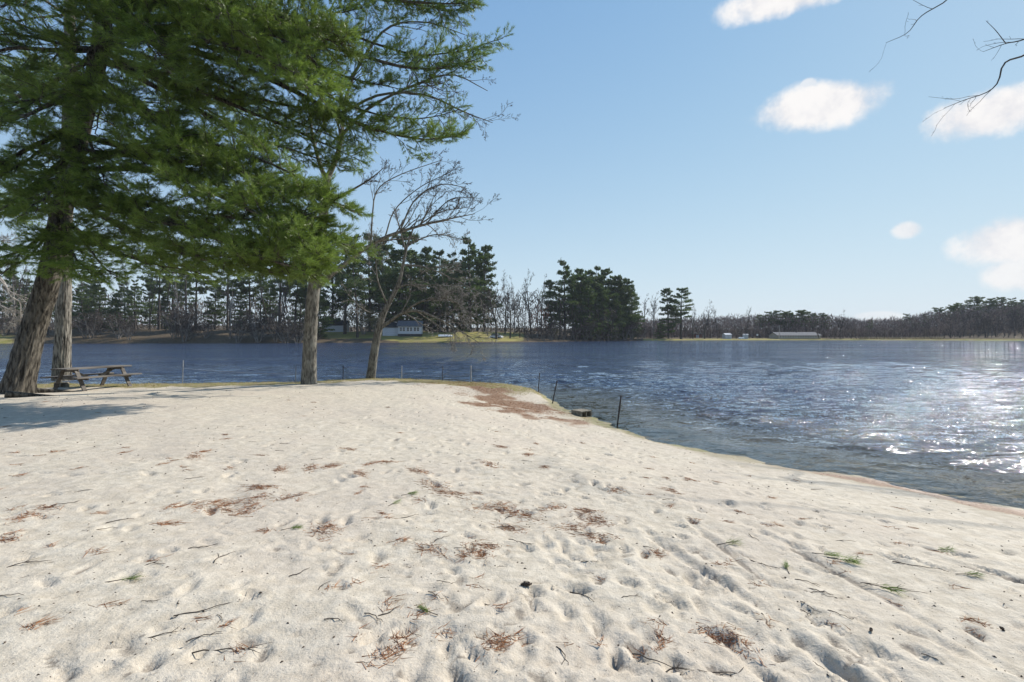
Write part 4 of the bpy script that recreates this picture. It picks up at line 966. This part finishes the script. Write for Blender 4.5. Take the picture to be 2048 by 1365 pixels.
def buildings():
    Y = 169.; x = lambda px: (px - CX) / F * Y
    ox = x(796); z = 1.95
    t = thing('white_house', 'white lakeside house with a row of dark windows and grey roof', 'house', (ox, Y, z), rz=math.radians(6))
    wl = x(842) - x(796)
    g = Geo(); g.box((wl / 2 - .01, 3.4, .0), (wl + .1, 6.9, 1.7)); obj('foundation', g, M['footing'], t, False)
    walls(t, 0, wl, 0, 6.8, .8, 3.55, M['white_siding'], 1.7); gable(t, 'roof', 0, wl, 0, 6.8, 3.57, 1.7, .4, M['grey_roof'])
    for i in range(3):
        for k in (0, 1): window(t, .95 + i * 2.35 + k * 1.02, 0, 2.45, .82, 1.25)
    window(t, 2.2, wl + .06, 2.3, .8, 1.1, 'x')
    # garage wing
    walls(t, -5.3, -.02, 1.2, 7.2, -.6, 3.2, M['white_siding'], 1.5, name='garage_wall'); gable(t, 'garage_roof', -5.3, -.5, 1.2, 7.2, 3.22, 1.5, .35, M['dark_roof'])
    g = Geo(); g.box((-2.6, 1.14, 1.35), (3.2, .1, 2.5)); d = obj('garage_door', g, M['grey_siding'], t, False)
    for k in range(4): g = Geo(); g.box((-2.6, 1.07, .4 + .62 * k), (3.0, .05, .5)); obj('door_panel', g, M['white_siding'], d, False)
    g = Geo(); g.box((5.4, 3.9, 5.3), (.7, .7, 1.6)); obj('chimney', g, M['footing'], t, False)
    # shed
    Y = 181.; ox = x2 = (647 - CX) / F * Y; zz = 3.35; wl = 43 / F * Y
    t = thing('white_shed', 'white shed with dark roof and blank wide front under tall pines', 'shed', (ox, Y, zz), rz=math.radians(4))
    g = Geo(); g.box((wl / 2, 2.6, -.3), (wl + .1, 5.3, .75)); obj('foundation', g, M['footing'], t, False)
    walls(t, 0, wl, 0, 5.2, .07, 2.75, M['white_siding'], 1.6); gable(t, 'roof', 0, wl, 0, 5.2, 2.77, 1.6, .35, M['dark_roof'])
    g = Geo(); g.box((wl * .47, -.05, 1.2), (wl * .8, .1, 2.2)); d = obj('door', g, M['grey_siding'], t, False)
    for k in range(4): g = Geo(); g.box((wl * .47, -.12, .38 + .55 * k), (wl * .78, .05, .46)); obj('door_panel', g, M['white_siding'], d, False)
    # long building on the far right shore
    Y = 244.; ox = (1556 - CX) / F * Y; wl = 88 / F * Y; zz = fz(ox + wl / 2, Y)
    t = thing('long_building', 'long low tan building with grey roof and a row of small windows', 'building', (ox, Y, zz), rz=math.radians(3))
    g = Geo(); g.box((wl / 2, 4, -.2), (wl + .1, 8.1, .6)); obj('foundation', g, M['footing'], t, False)
    walls(t, 0, wl, 0, 8, .1, 1.75, M['tan_siding'], 1.5); gable(t, 'roof', 0, wl, 0, 8, 1.77, 1.5, .5, M['grey_roof'])
    for i in range(16): window(t, 1.3 + i * (wl - 2.4) / 15, 0, 1.05, .7, .75, fr=.07)
    g = Geo(); g.box((wl * .55, 4, 3.3), (.6, .6, .7)); obj('vent', g, M['footing'], t, False)
    # little ones
    def hut(name, px, Y, w, d, h, rise, wm, rm, lab, cat, door=True):
        X = (px - CX) / F * Y; zb = fz(X, Y); t = thing(name, lab, cat, (X, Y, zb), rz=.1)
        walls(t, -w / 2, w / 2, 0, d, -.3, h, wm, rise); gable(t, 'roof', -w / 2, w / 2, 0, d, h + .02, rise, .15, rm, th=.08)
        if door: g = Geo(); g.box((0, -.04, h * .42), (w * .3, .07, h * .82)); obj('door', g, M['grey_siding'], t, False)
    hut('white_hut', 1457, 243, 3.2, 3, 2.0, .7, M['white_siding'], M['white_siding'], 'small white hut among bare trees on the far lawn', 'hut')
    hut('red_cottage', 1395, 262, 5.0, 4, 2.0, .9, M['red_siding'], M['dark_roof'], 'low red-brown cottage behind the broad bare oak', 'cottage')
    for px, lab in ((1489.5, 'white upright booth with a door, beside the small white boat'), (1494.5, 'white upright booth with a door, the one toward the lone pole sign')):
        hut('toilet_booth', px, 242, 1.1, 1.1, 2.1, .2, M['white_siding'], M['white_siding'], lab, 'booth')
    # pole sign and utility poles
    X = (1514.5 - CX) / F * 242; zb = fz(X, 242.); t = thing('pole_sign', 'small white sign board on a post at the far shore', 'sign', (X, 242, zb))
    g = Geo(); g.tube(np.array([[0, 0, -.3], [0, 0, 2.4]]), .09, 8); obj('post', g, M['dark_metal'], t)
    g = Geo(); g.box((0, -.12, 2.0), (.8, .06, .8)); obj('board', g, M['trim'], t, False)
    tops = []
    for px, top, Y, lab in ((1423.5, 655, 250, 'pale utility pole left of the slim pale bare tree'), (1558.5, 651, 243, 'pale utility pole at the end of the long low building')):
        X = (px - CX) / F * Y; zb = fz(X, Y); h = ZC + (HY - top) / F * Y - zb; t = thing('utility_pole', lab, 'pole', (X, Y, zb), 'utility poles')
        g = Geo(); g.tube(np.array([[0, 0, -.3], [0, 0, h * .5], [0, 0, h]]), [.16, .14, .11], 8); obj('shaft', g, M['pale_twig'], t)
        g = Geo(); g.box((0, -.16, h - .4), (1.6, .12, .12)); obj('crossarm', g, M['pale_twig'], t, False); tops.append(np.array([X, Y, zb + h - .4]))
    s = np.linspace(0, 1, 14)[:, None]; P = tops[0] * (1 - s) + tops[1] * s - UP * 4 * .8 * s * (1 - s); g = Geo(); g.tube(P, .03, 4)
    obj('overhead_wire', g, M['grey_metal'], label='thin overhead wire slung between the two pale utility poles', cat='wire')

    # parked car beside the big bare tree
    Y = 171.5; X = (993 - CX) / F * Y; zb = fz(X, Y)
    t = thing('parked_car', 'white car parked on the lawn behind the big spreading bare tree', 'car', (X, Y, zb), rz=math.radians(-25))
    paint = simple('white_paint', (.55, .56, .58), (.60, .61, .63), 1, .25, spec=.5); rub = simple('tyre_rubber', (.02, .02, .02), (.03, .03, .03), 9, .9)
    prof = [(-2.15, .35), (-2.2, .75), (-2.05, .95), (-1.2, 1.02), (1.0, 1.02), (2.0, .88), (2.2, .7), (2.18, .35)]
    def extr(name, prof, w, mat, par, w2=None, n0=None):
        g = Geo(); n = len(prof); ws = [w if (n0 is None or i not in n0) else w2 for i in range(n)]
        V = [(x_, -a, z_) for (x_, z_), a in zip(prof, ws)] + [(x_, a, z_) for (x_, z_), a in zip(prof, ws)]
        V += [(0, -w * .98, np.mean([q[1] for q in prof])), (0, w * .98, np.mean([q[1] for q in prof]))]
        q = [[i, (i + 1) % n, n + (i + 1) % n, n + i] for i in range(n)]; tr = [[i, 2 * n, (i + 1) % n] for i in range(n)] + [[n + i, n + (i + 1) % n, 2 * n + 1] for i in range(n)]
        g.add(V, q, tr); return obj(name, g, mat, par, False)
    extr('body', prof, .88, paint, t)
    extr('cabin', [(-1.85, 1.0), (-1.4, 1.42), (-.3, 1.5), (.45, 1.45), (1.25, 1.0)], .82, M['glass'], t, .62, (1, 2, 3))
    extr('car_roof', [(-1.42, 1.43), (-.3, 1.505), (.45, 1.46), (.42, 1.5), (-.3, 1.55), (-1.4, 1.47)], .62, paint, t)
    for sx in (-1.35, 1.35):
        for sy in (-.82, .82):
            g = Geo(); g.tube(np.array([[sx, sy - .1, .33], [sx, sy + .1, .33]]), .33, 16); g.tube(np.array([[sx, sy + .1, .33], [sx, sy - .1, .33]]), .33, 16); w_ = obj('wheel', g, rub, t)
            g = Geo(); e = .12 if sy > 0 else -.12; g.tube(np.array([[sx, sy, .33], [sx, sy + e, .33]]), .19, 12); obj('rim', g, M['grey_metal'], w_)
    for sy in (-.62, .62): g = Geo(); g.box((2.14, sy, .74), (.14, .34, .14)); obj('headlight', g, M['trim'], t, False)
    # overturned white boat on the lawn, and a small one at the far shore
    def boat(px, Y, L, lab, rz):
        X = (px - CX) / F * Y; zb = fz(X, Y); t = thing('overturned_boat', lab, 'boat', (X, Y, zb), rz=rz)
        g = Geo(); n, m = 15, 9; V = []
        for i in range(n):
            u = i / (n - 1) * 2 - 1; w = .8 * (1 - max(0, u) ** 2.4) * (1 if u > -.9 else .92); hh = .62 * (1 - .35 * max(0, u) ** 3)
            for j in range(m):
                a = math.pi * j / (m - 1); V.append((u * L / 2, -w * math.cos(a), .18 + hh * math.sin(a) ** .7))
        q = [[i * m + j, i * m + j + 1, (i + 1) * m + j + 1, (i + 1) * m + j] for i in range(n - 1) for j in range(m - 1)]
        g.add(V, q); g.add([V[j] for j in range(m)] + [(-L / 2, 0, .18)], None, [[j, j + 1, m] for j in range(m - 1)])
        obj('hull', g, M['trim'], t)
        g = Geo(); g.box((0, 0, .80), (L * .8, .06, .08)); obj('keel', g, M['trim'], t, False)
        for s_ in (-.25, .25): g = Geo(); g.box((s_ * L, 0, .08), (.15, 1.5, .2)); obj('trestle', g, M['old_wood'], t, False)
    boat(891, 168, 4.8, 'white boat turned over on the lawn right of the white house', .12)
    boat(1483, 241, 3.0, 'small white boat turned over beside the two white booths', .0)
buildings()

# ------------------------------------------------------------------ litter on the sand
M['dead_needle'] = foliage_mat('dead_needles', (.25, .10, .045), (.50, .25, .12), 3, .1, .7, .2)
M['bark_bit'] = simple('dark_debris', (.04, .028, .02), (.11, .08, .058), 40, .9)
M['dry_grass'] = foliage_mat('dry_grass', (.20, .175, .06), (.40, .33, .15), 2, .25, .8, .15)
M['stem'] = simple('fallen_twig_bark', (.030, .024, .020), (.085, .065, .05), 30, .85)
def litter():
    r = np.random.default_rng(31)
    clumps = [(50, 1060, 3), (460, 1015, 6), (520, 985, 4), (430, 1030, 4), (580, 1000, 3), (330, 1062, 2), (350, 1030, 3), (900, 985, 5), (870, 970, 5), (980, 1010, 5), (1020, 1020, 5), (1050, 1025, 4), (1005, 880, 3), (1057, 893, 3),
              (660, 935, 4), (560, 945, 3), (760, 925, 4), (840, 940, 4), (980, 920, 4), (860, 1110, 4), (960, 1120, 4), (940, 1118, 3), (1190, 1030, 4), (1150, 1050, 4), (1025, 1055, 3), (780, 1335, 4), (800, 1310, 3),
              (1430, 1270, 4), (1480, 1290, 4), (1380, 930, 2), (1230, 965, 3), (1340, 960, 2), (1090, 920, 2), (1180, 1015, 3), (640, 1080, 3), (660, 1070, 3), (20, 1110, 3), (100, 1040, 2), (1540, 1030, 2), (1310, 1100, 2),
              (1000, 1310, 3), (990, 1320, 3), (960, 1100, 3), (480, 1340, 1), (1195, 1070, 3), (1100, 1010, 3), (720, 950, 3), (700, 900, 2), (400, 915, 2), (390, 925, 3), (500, 1025, 4), (620, 940, 3)]
    for i in range(150): clumps.append((r.uniform(-100, 2000), 800 + 520 * r.random() ** 1.2, r.uniform(.1, .8)))
    A = []; B = []
    for px, py, s in clumps:
        c = G(px, py, .6); 
        if shore_sd(np.array([c[0]]), np.array([c[1]]))[0] < .5: continue
        s = s * (.5 if py > 1100 else .8); n = int(40 * s + 4); sp = .018 + .016 * s; dr = r.uniform(0, 3.14)
        u = r.normal(size=(n, 2)) * [sp * 1.6, sp * .8]; x = c[0] + u[:, 0] * math.cos(dr) - u[:, 1] * math.sin(dr); y = c[1] + u[:, 0] * math.sin(dr) + u[:, 1] * math.cos(dr)
        a = dr + r.normal(size=n) * .8; l = r.uniform(.05, .12, n); x2 = x + np.cos(a) * l; y2 = y + np.sin(a) * l
        A.append(np.stack([x, y, beach_z(x, y) + r.uniform(.0, .006, n)], 1)); B.append(np.stack([x2, y2, beach_z(x2, y2) + r.uniform(.0, .008, n)], 1))
    x = r.uniform(-4, 4, 60000); y = r.uniform(13, 23, 60000); k = r.random(60000) < duff_w(x, y) ** 1.3; x, y = x[k], y[k]; n9 = len(x)         # needle carpet on the bank
    x = np.concatenate([x, r.uniform(-1, 12, 7000)]); y = np.concatenate([y, r.uniform(4.5, 17, 7000)]); n = len(x)
    sd = shore_sd(x, y); k = (sd > .1) & ((np.arange(n) < n9) | (np.abs(sd - .5) < .45 * r.random(n))); x, y = x[k], y[k]; n = len(x); a = r.uniform(0, 6.28, n); l = r.uniform(.04, .11, n)
    x2 = x + np.cos(a) * l; y2 = y + np.sin(a) * l; A.append(np.stack([x, y, beach_z(x, y) + .004], 1)); B.append(np.stack([x2, y2, beach_z(x2, y2) + r.uniform(.004, .02, n)], 1))
    A = np.concatenate(A); B = np.concatenate(B); g = Geo(); g.ribbons(A, B, r.uniform(.003, .006, len(A)), r)
    obj('needle_litter', g, M['dead_needle'], None, False, kind='stuff', label='rust-brown fallen pine needles in loose clumps on the sand', cat='needle litter')
    # crumbs of bark and cone scales
    n = 1500; y = 2 + 17 * r.random(n) ** 1.5; x = r.uniform(-1.1, 1.15, n) * (y + .5); k = shore_sd(x, y) > .6; x, y = x[k], y[k]; n = len(x); s = r.uniform(.002, .0075, n) * (1 + y / 9)
    a = r.uniform(0, 6.28, n); ca, sa = np.cos(a) * s, np.sin(a) * s; z = beach_z(x, y)
    V = np.stack([np.stack([x + ca * 1.6, y + sa * 1.6, z], 1), np.stack([x - sa * .6, y + ca * .6, z], 1), np.stack([x - ca * 1.2, y - sa * 1.2, z], 1), np.stack([x + sa * .6, y - ca * .6, z], 1), np.stack([x, y, z + s * .9], 1)], 1).reshape(-1, 3)
    o = np.arange(n)[:, None] * 5; T = np.concatenate([o + np.array([[0, 1, 4]]), o + np.array([[1, 2, 4]]), o + np.array([[2, 3, 4]]), o + np.array([[3, 0, 4]])])
    g = Geo(); g.add(V, None, T); obj('bark_crumbs', g, M['bark_bit'], None, False, kind='stuff', label='dark crumbs of bark strewn over the sand', cat='debris')
    # dry grass on the bank
    n = 60000; x = r.uniform(-24, 2.2, n); y = r.uniform(17, 25.5, n); sd = shore_sd(x, y); w = np.clip(2.0 + .03 * np.abs(x + 3), 1.9, 2.6)
    k = (sd > .02) & (sd < w * r.random(n) ** .8 + .2) & (bank_w(x, y) > .4); x, y = x[k], y[k]; n = len(x)
    a = np.stack([x, y, beach_z(x, y) - .005], 1); h = r.uniform(.03, .085, n); b = a + np.stack([r.normal(0, .03, n), r.normal(0, .03, n), h], 1)
    g = Geo(); g.ribbons(a, b, r.uniform(.006, .012, n), r); obj('bank_grass', g, M['dry_grass'], None, False, kind='stuff', label='short dry grass along the top of the bank', cat='grass')

    # twigs one can pick up
    rr = random.Random(12); shapes = []
    for k in range(9):
        g = Geo(); L = 1.0; n = 7; P = np.zeros((n, 3)); P[:, 0] = np.linspace(-.5, .5, n); bend = rr.uniform(-.16, .16)
        P[:, 1] = bend * (1 - (2 * P[:, 0]) ** 2) + r.normal(size=n) * .02; P[:, 2] = .02 + .05 * np.abs(r.normal(size=n)) * .6
        g.tube(P, np.linspace(.02, .007, n), 5)
        for j in range(k % 4):
            q = P[rr.randint(2, 5)]; a = rr.choice([-1, 1]) * rr.uniform(.4, .9); l = rr.uniform(.18, .4); d = np.array([math.cos(a), math.sin(a), rr.uniform(.0, .25)])
            g.tube(np.array([q, q + d * l * .5, q + d * l + [0, .02, -.03]]), [.011, .008, .005], 4)
        shapes.append(g.mesh('twig', M['stem']))
    known = [(415, 1245, .34, .55), (440, 1262, .10, -.8), (450, 1330, .33, .1), (310, 1158, .14, .1), (10, 1225, .22, .1), (650, 1190, .12, 1.2), (890, 1180, .13, -.4), (985, 1218, .17, -.1), (870, 1215, .14, -.8), (830, 1285, .10, -.5),
             (1125, 1325, .16, -1.3), (1310, 1335, .25, -.6), (1370, 1352, .22, .0), (1160, 1060, .12, -.6), (1290, 1085, .16, -.4), (1180, 1125, .14, -.1), (1525, 1112, .25, -.7), (1640, 1170, .16, -.7), (1660, 1180, .1, -.5), (1615, 1150, .16, -.6),
             (1630, 1172, .15, 0), (1810, 1165, .26, -.3), (1840, 1110, .35, -.5), (1690, 1055, .2, -.05), (1740, 1152, .12, -.3), (1620, 1218, .12, -1), (1680, 1225, .14, -1), (1550, 1298, .08, -.6), (1870, 1310, .12, -1), (1640, 1330, .1, -1.2),
             (60, 1155, .25, .4), (200, 1078, .25, .35), (240, 1060, .2, .5), (130, 1030, .2, .5), (300, 1235, .1, .1), (355, 1240, .1, -1), (600, 1160, .16, 1.0), (560, 905, .14, 0), (480, 860, .14, -.2), (1010, 1050, .2, .1), (820, 1035, .18, .6),
             (740, 1090, .1, -1), (920, 1105, .1, 0), (1040, 1085, .22, -.5), (770, 1165, .07, 0), (780, 1245, .16, .9), (725, 1355, .09, 0), (1260, 1195, .12, .2), (1240, 1090, .1, -.5), (690, 845, .25, -.2), (1340, 985, .16, -.2), (1450, 1350, .2, -.1)]
    for i in range(34): known.append((rr.uniform(0, 2040), rr.uniform(830, 1340), rr.uniform(.06, .2), rr.uniform(-1.5, 1.5)))
    for i, (px, py, L, a) in enumerate(known):
        p = G(px, py, .62)
        if shore_sd(np.array([p[0]]), np.array([p[1]]))[0] < .4: continue
        z = float(beach_z(np.array([p[0]]), np.array([p[1]]))[0]); k = i % 9
        lab = ['straight dark twig lying on the pale sand', 'dark twig with one side shoot lying on the pale sand', 'dark twig with two side shoots lying on the pale sand', 'branched dark twig with three side shoots lying on the pale sand'][k % 4]
        o = link('fallen_twig', shapes[k], label=lab, cat='twig', group=f'{lab.split(" lying")[0]}s'.replace('twigs', 'twig') + ' scattered', loc=(p[0], p[1], z))
        th = max(.7, min(1.3, .22 / L)); o.scale = (L, L * th, L * th * .8); o.rotation_euler = (rr.uniform(-.1, .1), 0, a)
    # green sprigs
    def sprig(seed, nt):
        r2 = np.random.default_rng(seed); g = Geo(); P = np.array([[-.16, 0, .012], [-.03, .012, .02], [.08, 0, .03]]); g.tube(P, [.005, .004, .003], 5)
        nd = Needles(); nd.add(np.linspace(0, 1, nt)[:, None] * (P[2] - P[1])[None] + P[1], np.repeat([[1., 0, .12]], nt, 0)); return g.mesh('stem', M['stem']), nd.geo(r2, 16, .10, .004, .28, .05).mesh('needles', M['needles'], False)
    for i, (px, py, a, sc, lab) in enumerate([(247, 1192, .2, .8, 'single slim green pine sprig lying alone near long bare twig'), (585, 1070, .3, .7, 'small green pine tuft among brown needles'), (855, 1243, 2.6, .6, 'tiny green sprig beside a round hollow in the sand'),
                                              (790, 1010, 1, .7, 'dark green tuft at the top of the trampled sand'), (1655, 1092, -.5, .8, 'bushy green pine sprig, upper of the pair lying on the sand'), (1690, 1105, -.6, .9, 'bushy green pine sprig, lower of the pair lying on the sand'),
                                              (1460, 1075, .2, .9, 'green sprig beside the long drag furrow'), (1885, 1066, .0, .8, 'yellow-green sprig near the brown needle edge of the beach'), (1575, 1118, 1.2, .7, 'short upright green sprig beside a straight twig'),
                                              (1770, 1165, -.8, .9, 'thin green sprig next to a branched twig'), (1940, 1122, -.2, .7, 'small green sprig on the smooth sand by the right shore'), (820, 990, .4, .7, 'olive leafy sprig near rust needles')]):
        p = G(px, py, .62); z = float(beach_z(np.array([p[0]]), np.array([p[1]]))[0])
        t = thing('pine_sprig', lab, 'sprig', (p[0], p[1], z), 'green pine sprigs on the sand', a); t.scale = (sc * .85,) * 3
        s1, s2 = sprig(60 + i, 4 + i % 3); link('stem', s1, t); link('needles', s2, t)
    # pine cones
    for px, py, lab in [(1052, 1182, 'dark open pine cone in the deepest hollow of the sand'), (1742, 1258, 'small round dark pine cone lying on smooth sand'), (2004, 1236, 'small dark pine cone near the edge of the beach')]:
        p = G(px, py, .62); z = float(beach_z(np.array([p[0]]), np.array([p[1]]))[0]); t = thing('pine_cone', lab, 'pine cone', (p[0], p[1], z + .012), 'pine cones', rr.uniform(0, 6))
        L = .075 if px == 1052 else .04; g = Geo(); s = np.linspace(0, 1, 8); g.tube(np.stack([(s - .5) * L, 0 * s, 0 * s], 1), L * (.04 + .13 * np.sin(np.pi * np.clip(s * .9 + .08, 0, 1))), 8); obj('core', g, M['bark_bit'], t)
        n = 70; s = r.uniform(0, 1, n); a = r.uniform(0, 6.28, n); rad = L * .17 * np.sin(np.pi * np.clip(s * .9 + .08, 0, 1)); A = np.stack([(s - .5) * L, np.cos(a) * rad * .4, np.sin(a) * rad * .4], 1); B = np.stack([(s - .42) * L, np.cos(a) * rad * 1.5, np.sin(a) * rad * 1.5], 1)
        g = Geo(); g.ribbons(B, A, np.full(n, L * .16), r); obj('scales', g, M['bark_bit'], t, False)
litter()

# ------------------------------------------------------------------ thin air haze over the lake
def haze():
    m, N = mat_new('haze'); v = N.n('ShaderNodeVolumePrincipled', ins={'Color': (.86, .92, 1.0, 1), 'Density': .00016, 'Anisotropy': .0}); N.L.new(v.outputs[0], N.out.inputs['Volume'])
    g = Geo(); g.box((0, 410, 22), (1900, 990, 56)); link('haze', g.mesh('haze', m, False), kind='stuff', label='thin pale haze over the lake and far woods', cat='haze')
    scene.cycles.volume_bounces = 0
haze()
